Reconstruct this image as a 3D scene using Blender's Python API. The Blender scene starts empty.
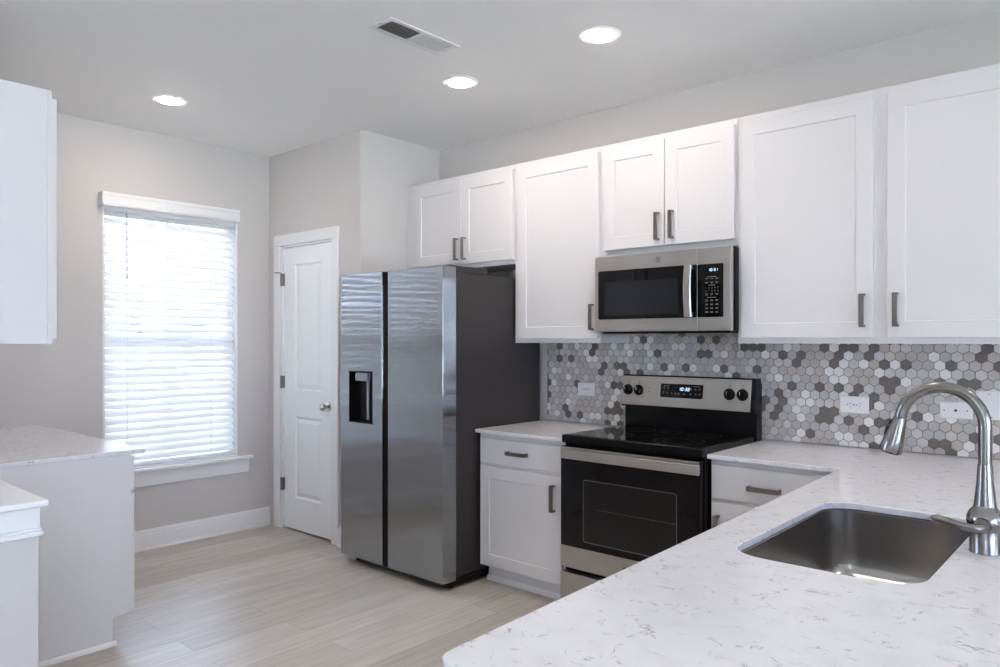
import bpy, bmesh, math, random
from mathutils import Vector, Matrix

random.seed(7)
SC = bpy.context.scene
COL = SC.collection
PI = math.pi

# ------------------------------------------------------------------ camera
cam_d = bpy.data.cameras.new('camera')
cam = bpy.data.objects.new('camera', cam_d)
COL.objects.link(cam)
cam_d.sensor_fit = 'HORIZONTAL'
cam_d.sensor_width = 36.0
cam_d.lens = 36.0 * 735.0 / 1000.0
cam_d.shift_y = 0.0075
cam_d.clip_start = 0.05
cam.location = (0.0, -3.6585, 1.3613)
cam.rotation_euler = (PI / 2, 0, 0.7243)
SC.camera = cam

# ------------------------------------------------------------------ world, exposure
SKY_STRENGTH = 1.0
LAMP_STRENGTH = 3.4
SUN_STRENGTH = 14.0
SC.view_settings.view_transform = 'Standard'
SC.view_settings.look = 'None'
SC.view_settings.gamma = 1.0
SC.view_settings.use_curve_mapping = False
SC.view_settings.exposure = 3.82
SC.cycles.use_denoising = True
SC.cycles.max_bounces = 14
SC.cycles.diffuse_bounces = 8
SC.cycles.glossy_bounces = 6
SC.cycles.transmission_bounces = 8
SC.cycles.transparent_max_bounces = 12
SC.cycles.caustics_reflective = False
SC.cycles.caustics_refractive = False
SC.cycles.sample_clamp_indirect = 6.0

W = bpy.data.worlds.new('world')
SC.world = W
W.use_nodes = True
wn = W.node_tree
wn.nodes.clear()
wo = wn.nodes.new('ShaderNodeOutputWorld')
wb = wn.nodes.new('ShaderNodeBackground')
wt = wn.nodes.new('ShaderNodeTexCoord')
ws = wn.nodes.new('ShaderNodeSeparateXYZ')
wr = wn.nodes.new('ShaderNodeValToRGB')
wr.color_ramp.elements[0].position = 0.45
wr.color_ramp.elements[0].color = (0.42, 0.48, 0.63, 1)
wr.color_ramp.elements[1].position = 0.55
wr.color_ramp.elements[1].color = (0.61, 0.715, 1.0, 1)
wm = wn.nodes.new('ShaderNodeMapRange')
wm.inputs[1].default_value = -1
wm.inputs[2].default_value = 1
wn.links.new(wt.outputs['Generated'], ws.inputs[0])
wn.links.new(ws.outputs['Z'], wm.inputs[0])
wn.links.new(wm.outputs[0], wr.inputs[0])
wn.links.new(wr.outputs[0], wb.inputs[0])
wb.inputs[1].default_value = SKY_STRENGTH
wn.links.new(wb.outputs[0], wo.inputs[0])

# sun: put in for ceiling bounce; falls through the added windows onto the floor
sun_d = bpy.data.lights.new('sun', 'SUN')
sun_d.energy = SUN_STRENGTH
sun_d.color = (0.70, 0.775, 1.0)
sun_d.angle = math.radians(0.6)
sun = bpy.data.objects.new('sun', sun_d)
COL.objects.link(sun)
sun.location = (0, -20, 15)
sun.rotation_euler = Vector((-0.50, 0.62, -0.62)).to_track_quat('-Z', 'Z').to_euler()

# room dimensions (metres)
H = 2.728          # ceiling
XL = -4.903        # wall with the blind
XR = 4.6
YB = -9.0
CT = 0.867         # worktop top
CB = CT - 0.020    # worktop underside


# ------------------------------------------------------------------ materials
def nodes_of(name):
    m = bpy.data.materials.new(name)
    m.use_nodes = True
    nt = m.node_tree
    b = nt.nodes['Principled BSDF']
    return m, nt, b


def mat(name, col, rough=0.5, metal=0.0, spec=0.5, bump=0.0, bump_scale=200.0, coat=0.0, emit=None, estr=0.0):
    m, nt, b = nodes_of(name)
    b.inputs['Base Color'].default_value = (*col, 1)
    b.inputs['Roughness'].default_value = rough
    b.inputs['Metallic'].default_value = metal
    b.inputs['Specular IOR Level'].default_value = spec
    b.inputs['Coat Weight'].default_value = coat
    if emit:
        b.inputs['Emission Color'].default_value = (*emit, 1)
        b.inputs['Emission Strength'].default_value = estr
    if bump:
        tc = nt.nodes.new('ShaderNodeTexCoord')
        n = nt.nodes.new('ShaderNodeTexNoise')
        n.inputs['Scale'].default_value = bump_scale
        n.inputs['Detail'].default_value = 3
        bp = nt.nodes.new('ShaderNodeBump')
        bp.inputs['Strength'].default_value = bump
        bp.inputs['Distance'].default_value = 0.002
        nt.links.new(tc.outputs['Object'], n.inputs['Vector'])
        nt.links.new(n.outputs['Fac'], bp.inputs['Height'])
        nt.links.new(bp.outputs['Normal'], b.inputs['Normal'])
    return m


def steel(name, col, rough=0.28, aniso=0.7, rot=0.0, wave=0.0, brush=(400, 400, 3), wave_scale=(1.6, 1.6, 9.0), brush_amt=0.08):
    """brushed stainless: anisotropic, faint brush streaks, optional sheet waviness"""
    m, nt, b = nodes_of(name)
    b.inputs['Base Color'].default_value = (*col, 1)
    b.inputs['Metallic'].default_value = 1.0
    b.inputs['Roughness'].default_value = rough
    b.inputs['Anisotropic'].default_value = aniso
    b.inputs['Anisotropic Rotation'].default_value = rot
    tg = nt.nodes.new('ShaderNodeTangent')
    tg.direction_type = 'RADIAL'
    tg.axis = 'Z'
    nt.links.new(tg.outputs[0], b.inputs['Tangent'])
    tc = nt.nodes.new('ShaderNodeTexCoord')
    mp = nt.nodes.new('ShaderNodeMapping')
    mp.inputs['Scale'].default_value = brush
    n = nt.nodes.new('ShaderNodeTexNoise')
    n.inputs['Scale'].default_value = 1.0
    n.inputs['Detail'].default_value = 2
    nt.links.new(tc.outputs['Object'], mp.inputs['Vector'])
    nt.links.new(mp.outputs[0], n.inputs['Vector'])
    mr = nt.nodes.new('ShaderNodeMapRange')
    mr.inputs[3].default_value = rough - brush_amt * 0.5
    mr.inputs[4].default_value = rough + brush_amt
    nt.links.new(n.outputs['Fac'], mr.inputs[0])
    nt.links.new(mr.outputs[0], b.inputs['Roughness'])
    if wave:
        mp2 = nt.nodes.new('ShaderNodeMapping')
        mp2.inputs['Scale'].default_value = wave_scale
        n2 = nt.nodes.new('ShaderNodeTexNoise')
        n2.inputs['Scale'].default_value = 1.0
        n2.inputs['Detail'].default_value = 0.5
        bp = nt.nodes.new('ShaderNodeBump')
        bp.inputs['Strength'].default_value = 1.0
        bp.inputs['Distance'].default_value = wave
        nt.links.new(tc.outputs['Object'], mp2.inputs['Vector'])
        nt.links.new(mp2.outputs[0], n2.inputs['Vector'])
        nt.links.new(n2.outputs['Fac'], bp.inputs['Height'])
        nt.links.new(bp.outputs['Normal'], b.inputs['Normal'])
    return m


def fridge_steel():
    """polished sheet: reflections spread sideways, with a slight horizontal ripple"""
    m, nt, b = nodes_of('fridge_stainless')
    L = nt.links
    b.inputs['Base Color'].default_value = (0.37, 0.385, 0.40, 1)
    b.inputs['Metallic'].default_value = 1.0
    b.inputs['Roughness'].default_value = 0.12
    b.inputs['Anisotropic'].default_value = 1.0
    tg = nt.nodes.new('ShaderNodeTangent')
    tg.direction_type = 'RADIAL'
    tg.axis = 'Z'
    L.new(tg.outputs[0], b.inputs['Tangent'])
    tc = nt.nodes.new('ShaderNodeTexCoord')
    ge = nt.nodes.new('ShaderNodeNewGeometry')
    mp = nt.nodes.new('ShaderNodeMapping'); mp.inputs['Scale'].default_value = (2.2, 2.2, 20.0)
    L.new(tc.outputs['Object'], mp.inputs[0])
    nz = nt.nodes.new('ShaderNodeTexNoise'); nz.inputs['Scale'].default_value = 1.0; nz.inputs['Detail'].default_value = 1.0
    L.new(mp.outputs[0], nz.inputs['Vector'])
    cz = nt.nodes.new('ShaderNodeMapRange')
    cz.inputs[3].default_value = -RIPPLE; cz.inputs[4].default_value = RIPPLE
    L.new(nz.outputs['Fac'], cz.inputs[0])
    cb = nt.nodes.new('ShaderNodeCombineXYZ')
    L.new(cz.outputs[0], cb.inputs[2])
    # microscopic vertical brush lines lean the surface sideways
    sx = nt.nodes.new('ShaderNodeVectorMath'); sx.operation = 'MULTIPLY'
    sx.inputs[1].default_value = (61000.0, 61000.0, 53000.0)
    L.new(tc.outputs['Object'], sx.inputs[0])
    wn_ = nt.nodes.new('ShaderNodeTexWhiteNoise'); wn_.noise_dimensions = '3D'
    L.new(sx.outputs[0], wn_.inputs['Vector'])
    cx = nt.nodes.new('ShaderNodeMapRange')
    cx.inputs[3].default_value = -BRUSH; cx.inputs[4].default_value = BRUSH
    L.new(wn_.outputs['Value'], cx.inputs[0])
    L.new(cx.outputs[0], cb.inputs[0]); L.new(cx.outputs[0], cb.inputs[1])
    va = nt.nodes.new('ShaderNodeVectorMath'); va.operation = 'ADD'
    L.new(ge.outputs['Normal'], va.inputs[0]); L.new(cb.outputs[0], va.inputs[1])
    vn = nt.nodes.new('ShaderNodeVectorMath'); vn.operation = 'NORMALIZE'
    L.new(va.outputs[0], vn.inputs[0])
    L.new(vn.outputs[0], b.inputs['Normal'])
    return m


BRUSH, RIPPLE = 0.34, 0.032


def quartz_mat():
    m, nt, b = nodes_of('white_quartz')
    L = nt.links
    tc = nt.nodes.new('ShaderNodeTexCoord')
    mp = nt.nodes.new('ShaderNodeMapping')
    mp.inputs['Rotation'].default_value = (0, 0, 0.5)
    mp.inputs['Scale'].default_value = (1.0, 1.25, 1.0)
    L.new(tc.outputs['Object'], mp.inputs[0])
    # broken vein lines: narrow band of a distorted noise, kept only in patches
    n1 = nt.nodes.new('ShaderNodeTexNoise')
    n1.inputs['Scale'].default_value = 11.0
    n1.inputs['Detail'].default_value = 5.0
    n1.inputs['Roughness'].default_value = 0.65
    n1.inputs['Distortion'].default_value = 1.1
    L.new(mp.outputs[0], n1.inputs['Vector'])
    r1 = nt.nodes.new('ShaderNodeValToRGB')
    e = r1.color_ramp.elements
    e[0].position = 0.482; e[0].color = (0, 0, 0, 1)
    e[1].position = 0.500; e[1].color = (1, 1, 1, 1)
    x = e.new(0.518); x.color = (0, 0, 0, 1)
    L.new(n1.outputs['Fac'], r1.inputs[0])
    n2 = nt.nodes.new('ShaderNodeTexNoise')
    n2.inputs['Scale'].default_value = 24.0
    n2.inputs['Detail'].default_value = 2.0
    L.new(mp.outputs[0], n2.inputs['Vector'])
    r2 = nt.nodes.new('ShaderNodeValToRGB')
    r2.color_ramp.elements[0].position = 0.52
    r2.color_ramp.elements[1].position = 0.63
    L.new(n2.outputs['Fac'], r2.inputs[0])
    mu = nt.nodes.new('ShaderNodeMath'); mu.operation = 'MULTIPLY'
    L.new(r1.outputs[0], mu.inputs[0]); L.new(r2.outputs[0], mu.inputs[1])
    # soft cloudiness
    n3 = nt.nodes.new('ShaderNodeTexNoise')
    n3.inputs['Scale'].default_value = 14.0
    n3.inputs['Detail'].default_value = 5.0
    L.new(mp.outputs[0], n3.inputs['Vector'])
    mx0 = nt.nodes.new('ShaderNodeMix'); mx0.data_type = 'RGBA'
    mx0.inputs['A'].default_value = (0.66, 0.66, 0.69, 1)
    mx0.inputs['B'].default_value = (0.70, 0.70, 0.735, 1)
    mrr = nt.nodes.new('ShaderNodeMapRange')
    mrr.inputs[1].default_value = 0.32; mrr.inputs[2].default_value = 0.52
    L.new(n3.outputs['Fac'], mrr.inputs[0])
    L.new(mrr.outputs[0], mx0.inputs['Factor'])
    mx = nt.nodes.new('ShaderNodeMix'); mx.data_type = 'RGBA'
    mx.inputs['B'].default_value = (0.15, 0.16, 0.20, 1)
    L.new(mx0.outputs['Result'], mx.inputs['A'])
    m2 = nt.nodes.new('ShaderNodeMath'); m2.operation = 'MULTIPLY'
    m2.inputs[1].default_value = 0.72
    L.new(mu.outputs[0], m2.inputs[0])
    L.new(m2.outputs[0], mx.inputs['Factor'])
    L.new(mx.outputs['Result'], b.inputs['Base Color'])
    b.inputs['Roughness'].default_value = 0.16
    return m


def floor_mat():
    m, nt, b = nodes_of('oak_vinyl_plank')
    L = nt.links
    tc = nt.nodes.new('ShaderNodeTexCoord')
    mp = nt.nodes.new('ShaderNodeMapping')
    mp.inputs['Rotation'].default_value = (0, 0, PI / 2)
    mp.inputs['Location'].default_value = (0.31, 0.045, 0)
    L.new(tc.outputs['Object'], mp.inputs[0])
    br = nt.nodes.new('ShaderNodeTexBrick')
    br.offset = 0.37
    br.offset_frequency = 2
    br.inputs['Scale'].default_value = 1.0
    br.inputs['Brick Width'].default_value = 1.22
    br.inputs['Row Height'].default_value = 0.172
    br.inputs['Mortar Size'].default_value = 0.0011
    br.inputs['Mortar Smooth'].default_value = 0.3
    br.inputs['Bias'].default_value = 0.0
    br.inputs['Color1'].default_value = (0.0, 0.0, 0.0, 1)
    br.inputs['Color2'].default_value = (1.0, 1.0, 1.0, 1)
    br.inputs['Mortar'].default_value = (0.5, 0.5, 0.5, 1)
    L.new(mp.outputs[0], br.inputs['Vector'])
    tone = nt.nodes.new('ShaderNodeMix'); tone.data_type = 'RGBA'
    tone.inputs['A'].default_value = (0.455, 0.42, 0.375, 1)
    tone.inputs['B'].default_value = (0.555, 0.52, 0.475, 1)
    L.new(br.outputs['Color'], tone.inputs['Factor'])
    # grain along the plank, shifted per plank
    mp2 = nt.nodes.new('ShaderNodeMapping')
    mp2.inputs['Scale'].default_value = (2.2, 34.0, 1.0)
    L.new(mp.outputs[0], mp2.inputs[0])
    add = nt.nodes.new('ShaderNodeVectorMath'); add.operation = 'ADD'
    L.new(mp2.outputs[0], add.inputs[0])
    sc = nt.nodes.new('ShaderNodeVectorMath'); sc.operation = 'SCALE'
    sc.inputs['Scale'].default_value = 37.0
    L.new(br.outputs['Color'], sc.inputs[0])
    L.new(sc.outputs[0], add.inputs[1])
    g = nt.nodes.new('ShaderNodeTexNoise')
    g.inputs['Scale'].default_value = 1.0
    g.inputs['Detail'].default_value = 5.0
    g.inputs['Roughness'].default_value = 0.6
    g.inputs['Distortion'].default_value = 0.6
    L.new(add.outputs[0], g.inputs['Vector'])
    gr = nt.nodes.new('ShaderNodeValToRGB')
    gr.color_ramp.elements[0].position = 0.30; gr.color_ramp.elements[0].color = (0.78, 0.765, 0.745, 1)
    gr.color_ramp.elements[1].position = 0.62; gr.color_ramp.elements[1].color = (1.05, 1.05, 1.04, 1)
    L.new(g.outputs['Fac'], gr.inputs[0])
    mul = nt.nodes.new('ShaderNodeMix'); mul.data_type = 'RGBA'; mul.blend_type = 'MULTIPLY'
    mul.inputs['Factor'].default_value = 1.0
    L.new(tone.outputs['Result'], mul.inputs['A'])
    L.new(gr.outputs[0], mul.inputs['B'])
    seam = nt.nodes.new('ShaderNodeMix'); seam.data_type = 'RGBA'
    seam.inputs['B'].default_value = (0.22, 0.19, 0.16, 1)
    L.new(mul.outputs['Result'], seam.inputs['A'])
    L.new(br.outputs['Fac'], seam.inputs['Factor'])
    L.new(seam.outputs['Result'], b.inputs['Base Color'])
    b.inputs['Roughness'].default_value = 0.36
    bp = nt.nodes.new('ShaderNodeBump')
    bp.inputs['Strength'].default_value = 0.12
    bp.inputs['Distance'].default_value = 0.002
    L.new(g.outputs['Fac'], bp.inputs['Height'])
    L.new(bp.outputs['Normal'], b.inputs['Normal'])
    return m


def pane_mat():
    m = bpy.data.materials.new('window_glass')
    m.use_nodes = True
    nt = m.node_tree
    nt.nodes.clear()
    o = nt.nodes.new('ShaderNodeOutputMaterial')
    t = nt.nodes.new('ShaderNodeBsdfTransparent')
    t.inputs[0].default_value = (0.95, 0.97, 0.97, 1)
    g = nt.nodes.new('ShaderNodeBsdfGlossy')
    g.inputs['Roughness'].default_value = 0.02
    f = nt.nodes.new('ShaderNodeFresnel')
    f.inputs[0].default_value = 1.45
    x = nt.nodes.new('ShaderNodeMixShader')
    nt.links.new(f.outputs[0], x.inputs[0])
    nt.links.new(t.outputs[0], x.inputs[1])
    nt.links.new(g.outputs[0], x.inputs[2])
    nt.links.new(x.outputs[0], o.inputs[0])
    return m


def slat_mat():
    m = bpy.data.materials.new('white_blind_slat')
    m.use_nodes = True
    nt = m.node_tree
    b = nt.nodes['Principled BSDF']
    o = nt.nodes['Material Output']
    b.inputs['Base Color'].default_value = (0.86, 0.87, 0.88, 1)
    b.inputs['Roughness'].default_value = 0.4
    t = nt.nodes.new('ShaderNodeBsdfTranslucent')
    t.inputs[0].default_value = (0.86, 0.90, 0.95, 1)
    x = nt.nodes.new('ShaderNodeMixShader')
    x.inputs[0].default_value = 0.07
    nt.links.new(b.outputs[0], x.inputs[1])
    nt.links.new(t.outputs[0], x.inputs[2])
    nt.links.new(x.outputs[0], o.inputs[0])
    return m


M = dict(
    wall=mat('greige_wall_paint', (0.575, 0.55, 0.54), 0.75, bump=0.05, bump_scale=260),
    ceil=mat('ceiling_paint', (0.86, 0.855, 0.85), 0.85, bump=0.05, bump_scale=220),
    trim=mat('white_trim_paint', (0.78, 0.78, 0.79), 0.38),
    cab=mat('white_cabinet_paint', (0.67, 0.66, 0.68), 0.42),
    door=mat('white_door_paint', (0.82, 0.83, 0.84), 0.4),
    floor=floor_mat(),
    quartz=quartz_mat(),
    pull=mat('brushed_nickel_pull', (0.23, 0.21, 0.20), 0.34, 1.0),
    nickel=mat('satin_nickel', (0.50, 0.48, 0.46), 0.25, 1.0),
    hinge=mat('nickel_hinge', (0.22, 0.21, 0.20), 0.35, 1.0),
    fridge=fridge_steel(),
    steel=steel('stainless_steel', (0.50, 0.475, 0.45), 0.28, 0.6, 0.25, brush=(3, 3, 600)),
    sink=steel('sink_steel', (0.36, 0.345, 0.335), 0.24, 0.5, 0.25, brush=(500, 500, 3), brush_amt=0.02),
    faucet=mat('faucet_brushed_nickel', (0.25, 0.24, 0.23), 0.25, 1.0),
    char=mat('charcoal_side', (0.036, 0.032, 0.032), 0.5, 0.2),
    blk=mat('black_enamel', (0.005, 0.005, 0.006), 0.22, spec=0.2),
    blkm=mat('matte_black', (0.008, 0.008, 0.009), 0.5, spec=0.2),
    glass=mat('black_glass', (0.003, 0.003, 0.0035), 0.04, spec=0.3),
    window_dark=mat('oven_window_glass', (0.012, 0.011, 0.011), 0.10, spec=0.3),
    micro_window=mat('microwave_window_glass', (0.010, 0.012, 0.015), 0.10, spec=0.35),
    knob=mat('black_knob', (0.006, 0.006, 0.007), 0.18, spec=0.3),
    mark=mat('panel_mark_grey', (0.2, 0.2, 0.205), 0.6),
    darkmark=mat('panel_mark_dark', (0.10, 0.10, 0.10), 0.6),
    digit=mat('blue_white_digits', (0.4, 0.6, 0.8), 0.5, emit=(0.55, 0.80, 1.0), estr=0.12),
    badge=mat('grey_badge', (0.16, 0.16, 0.155), 0.4, 0.4),
    badge_line=mat('badge_line', (0.30, 0.30, 0.29), 0.35, 0.6),
    plastic=mat('white_plastic', (0.82, 0.82, 0.83), 0.3),
    slot=mat('dark_slot', (0.03, 0.03, 0.03), 0.6),
    slat=slat_mat(),
    cord=mat('blind_cord', (0.60, 0.60, 0.60), 0.7),
    wand=mat('tilt_wand_grey', (0.52, 0.52, 0.54), 0.5),
    pane=pane_mat(),
    vent_white=mat('vent_enamel', (0.74, 0.74, 0.74), 0.45),
    vent_dark=mat('vent_duct_dark', (0.03, 0.03, 0.03), 0.8),
    lens=mat('downlight_lens', (0.9, 0.9, 0.9), 0.4, emit=(1.0, 0.86, 0.75), estr=LAMP_STRENGTH * 4.0),
    grout=mat('grey_grout', (0.20, 0.195, 0.19), 0.8),
    t_white=mat('tile_white', (0.80, 0.79, 0.78), 0.3),
    t_light=mat('tile_light_grey', (0.59, 0.575, 0.565), 0.32),
    t_cool=mat('tile_cool_grey', (0.47, 0.46, 0.46), 0.32),
    t_warm=mat('tile_warm_grey', (0.50, 0.455, 0.43), 0.32),
    t_dark=mat('tile_dark_grey', (0.165, 0.148, 0.14), 0.34),
    rubber=mat('black_rubber', (0.02, 0.02, 0.02), 0.7),
    white_disp=mat('grey_plastic', (0.30, 0.31, 0.33), 0.35, 0.3),
    lawn=mat('lawn_green', (0.42, 0.43, 0.36), 0.9, bump=0.5, bump_scale=30),
    leaf=mat('hedge_leaf', (0.09, 0.11, 0.09), 0.7),
)


# ------------------------------------------------------------------ mesh builder
class MB:
    def __init__(self):
        self.bm = bmesh.new()

    def face(self, pts, mi=0):
        vs = [self.bm.verts.new(p) for p in pts]
        f = self.bm.faces.new(vs)
        f.material_index = mi
        return f

    def box(self, x0, x1, y0, y1, z0, z1, mi=0):
        x0, x1 = min(x0, x1), max(x0, x1)
        y0, y1 = min(y0, y1), max(y0, y1)
        z0, z1 = min(z0, z1), max(z0, z1)
        v = [self.bm.verts.new(p) for p in ((x0, y0, z0), (x1, y0, z0), (x1, y1, z0), (x0, y1, z0),
                                            (x0, y0, z1), (x1, y0, z1), (x1, y1, z1), (x0, y1, z1))]
        for q in ((3, 2, 1, 0), (4, 5, 6, 7), (0, 1, 5, 4), (1, 2, 6, 5), (2, 3, 7, 6), (3, 0, 4, 7)):
            f = self.bm.faces.new([v[i] for i in q])
            f.material_index = mi
        return self

    def loops(self, rings, cap0=True, cap1=True, mi=0, closed=False):
        """skin a list of equally long closed rings"""
        vr = [[self.bm.verts.new(p) for p in r] for r in rings]
        n = len(vr[0])
        m = len(vr)
        for k in range(m if closed else m - 1):
            a, b = vr[k], vr[(k + 1) % m]
            for i in range(n):
                j = (i + 1) % n
                f = self.bm.faces.new((a[i], a[j], b[j], b[i]))
                f.material_index = mi
        if not closed:
            if cap0:
                f = self.bm.faces.new(list(reversed(vr[0]))); f.material_index = mi
            if cap1:
                f = self.bm.faces.new(vr[-1]); f.material_index = mi
        return self

    def prism(self, poly, z0, z1, mi=0):
        return self.loops([[(x, y, z0) for x, y in poly], [(x, y, z1) for x, y in poly]], mi=mi)

    def prism_y(self, poly, y0, y1, mi=0):
        """poly in (x,z), extruded along y"""
        return self.loops([[(x, y1, z) for x, z in poly], [(x, y0, z) for x, z in poly]], mi=mi)

    def prism_x(self, poly, x0, x1, mi=0):
        """poly in (y,z), extruded along x"""
        return self.loops([[(x0, y, z) for y, z in poly], [(x1, y, z) for y, z in poly]], mi=mi)

    def lathe(self, prof, c=(0, 0, 0), axis='Z', n=24, mi=0, cap0=True, cap1=True):
        rings = []
        for r, h in prof:
            ring = []
            for i in range(n):
                a = 2 * PI * i / n
                u, v = r * math.cos(a), r * math.sin(a)
                if axis == 'Z':
                    p = (c[0] + u, c[1] + v, c[2] + h)
                elif axis == 'Y':
                    p = (c[0] + u, c[1] + h, c[2] - v)
                else:
                    p = (c[0] + h, c[1] + u, c[2] + v)
                ring.append(p)
            rings.append(ring)
        return self.loops(rings, cap0, cap1, mi)

    def tube(self, pts, rad, n=12, mi=0):
        pts = [Vector(p) for p in pts]
        if not hasattr(rad, '__len__'):
            rad = [rad] * len(pts)
        rings = []
        t0 = (pts[1] - pts[0]).normalized()
        up = Vector((0, 0, 1)) if abs(t0.z) < 0.9 else Vector((0, 1, 0))
        nrm = (up - t0 * up.dot(t0)).normalized()
        for i, p in enumerate(pts):
            if i == 0:
                t = t0
            elif i == len(pts) - 1:
                t = (pts[i] - pts[i - 1]).normalized()
            else:
                t = (pts[i + 1] - pts[i - 1]).normalized()
            nrm = (nrm - t * nrm.dot(t)).normalized()
            bi = t.cross(nrm)
            r = rad[i]
            ra, rb = (r if hasattr(r, '__len__') else (r, r))
            rings.append([tuple(p + nrm * ra * math.cos(2 * PI * k / n) + bi * rb * math.sin(2 * PI * k / n)) for k in range(n)])
        return self.loops(rings, mi=mi)

    def build(self, name, m, parent=None, bevel=0.0, seg=2, smooth=False, angle=35):
        bm = self.bm
        bmesh.ops.recalc_face_normals(bm, faces=bm.faces)
        me = bpy.data.meshes.new(name)
        bm.to_mesh(me)
        bm.free()
        o = bpy.data.objects.new(name, me)
        COL.objects.link(o)
        for mm in (m if isinstance(m, (list, tuple)) else [m]):
            me.materials.append(mm)
        if parent:
            o.parent = parent
        if smooth or bevel:
            for p in me.polygons:
                p.use_smooth = True
            me.set_sharp_from_angle(angle=math.radians(angle))
        if bevel:
            b = o.modifiers.new('bevel', 'BEVEL')
            b.width = bevel
            b.segments = seg
            b.limit_method = 'ANGLE'
            b.angle_limit = math.radians(30)
            b.harden_normals = True
        return o


def box(name, m, parent, x0, x1, y0, y1, z0, z1, bevel=0.0, seg=2):
    return MB().box(x0, x1, y0, y1, z0, z1).build(name, m, parent, bevel, seg)


def tag(o, label=None, cat=None, group=None, kind=None):
    if label: o['label'] = label
    if cat: o['category'] = cat
    if group: o['group'] = group
    if kind: o['kind'] = kind
    return o


def thing(name, label, cat, loc=(0, 0, 0), rz=0.0, group=None, kind=None):
    o = bpy.data.objects.new(name, None)
    COL.objects.link(o)
    o.empty_display_size = 0.1
    o.location = loc
    o.rotation_euler = (0, 0, rz)
    return tag(o, label, cat, group, kind)


def rrect(x0, x1, y0, y1, r, n=6):
    """rounded rectangle, counter-clockwise"""
    pts = []
    for cx, cy, a0 in ((x1 - r, y0 + r, -PI / 2), (x1 - r, y1 - r, 0), (x0 + r, y1 - r, PI / 2), (x0 + r, y0 + r, PI)):
        for i in range(n + 1):
            a = a0 + PI / 2 * i / n
            pts.append((cx + r * math.cos(a), cy + r * math.sin(a)))
    return pts


def text_mesh(mb, body, size, origin, mi=0, sx=1.0, depth=0.0004, shear=0.0):
    """flat lettering facing -y, left-bottom at origin (x,y,z)"""
    cu = bpy.data.curves.new('lettering', 'FONT')
    cu.body = body
    cu.size = size
    cu.shear = shear
    ob = bpy.data.objects.new('lettering', cu)
    COL.objects.link(ob)
    dg = bpy.context.evaluated_depsgraph_get()
    me = bpy.data.meshes.new_from_object(ob.evaluated_get(dg))
    ox, oy, oz = origin
    vs = [mb.bm.verts.new((ox + v.co.x * sx, oy, oz + v.co.y)) for v in me.vertices]
    for p in me.polygons:
        try:
            f = mb.bm.faces.new([vs[i] for i in p.vertices])
            f.material_index = mi
        except ValueError:
            pass
    COL.objects.unlink(ob)
    bpy.data.objects.remove(ob)
    bpy.data.curves.remove(cu)
    bpy.data.meshes.remove(me)


SEG = {'0': 'abcdef', '1': 'bc', '3': 'abgcd', '8': 'abcdefg'}


def clock_digits(mb, s, x, y, z, w, h, t, slant=0.12):
    """seven segment clock figures facing -y"""
    def bar(x0, z0, x1, z1):
        if abs(x1 - x0) < 1e-9:
            q = [(x0 - t / 2, z0), (x0 + t / 2, z0), (x0 + t / 2, z1), (x0 - t / 2, z1)]
        else:
            q = [(x0, z0 - t / 2), (x1, z0 - t / 2), (x1, z0 + t / 2), (x0, z0 + t / 2)]
        q = [(a + slant * (b - z), b) for a, b in q]
        mb.prism_y(q, y - 0.0006, y)
    for ch in s:
        if ch == ':':
            for zz in (0.3, 0.7):
                bar(x, z + h * zz - t / 2, x, z + h * zz + t / 2)
            x += t * 2.4
            continue
        g = t * 0.3
        P = dict(a=(x + g, z + h, x + w - g, z + h), g=(x + g, z + h / 2, x + w - g, z + h / 2), d=(x + g, z, x + w - g, z),
                 f=(x, z + h / 2 + g, x, z + h - g), b=(x + w, z + h / 2 + g, x + w, z + h - g),
                 e=(x, z + g, x, z + h / 2 - g), c=(x + w, z + g, x + w, z + h / 2 - g))
        for k in SEG[ch]:
            bar(*P[k])
        x += w + t * 2.6
    return x


# ------------------------------------------------------------------ setting
def structure(name, mb, m, bevel=0.0, label=None):
    o = mb.build(name, m, None, bevel)
    o['kind'] = 'structure'
    if label: o['label'] = label
    return o


T = 0.15
structure('floor', MB().box(XL - T, XR + T, YB - T, T, -0.12, 0.0), M['floor'])
structure('ceiling', MB().box(XL - T, XR + T, YB - T, T, H, H + 0.12), M['ceil'])


def wall_x(name, x0, x1, y0, y1, opens, m=M['wall']):
    """wall whose faces look along x; openings are (y0,y1,z0,z1)"""
    mb = MB()
    y = y0
    for a, b, c, d in sorted(opens):
        mb.box(x0, x1, y, a, 0, H)
        if c > 0: mb.box(x0, x1, a, b, 0, c)
        mb.box(x0, x1, a, b, d, H)
        y = b
    mb.box(x0, x1, y, y1, 0, H)
    return structure(name, mb, m)


def wall_y(name, y0, y1, x0, x1, opens, m=M['wall']):
    mb = MB()
    x = x0
    for a, b, c, d in sorted(opens):
        mb.box(x, a, y0, y1, 0, H)
        if c > 0: mb.box(a, b, y0, y1, 0, c)
        mb.box(a, b, y0, y1, d, H)
        x = b
    mb.box(x, x1, y0, y1, 0, H)
    return structure(name, mb, m)


W1 = (-1.864, -0.958, 0.535, 2.215)           # opening of the kitchen window (y0,y1,z0,z1)
YP = -0.7048                                  # pantry front
XP = -3.816                                   # pantry side
DX0, DX1, DZ = -4.735, -4.118, 2.045          # pantry door opening

wall_x('wall_left', XL - T, XL, YB, T, [W1, (-5.6, -4.2, 0.45, 2.3), (-8.0, -6.6, 0.45, 2.3)])
wall_y('wall_back', 0.0, T, XL, XR + T, [])
wall_y('wall_front', YB - T, YB, XL, XR + T, [(0.9, 2.1, 0.3, 2.35)])
wall_x('wall_right', XR, XR + T, YB, 0.0, [(-7.4, -4.6, 0.3, 2.35), (-4.2, -2.7, 0.3, 2.35), (-1.7, -0.6, 0.9, 2.35)])  # all openings but the kitchen window are for the added windows
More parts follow.
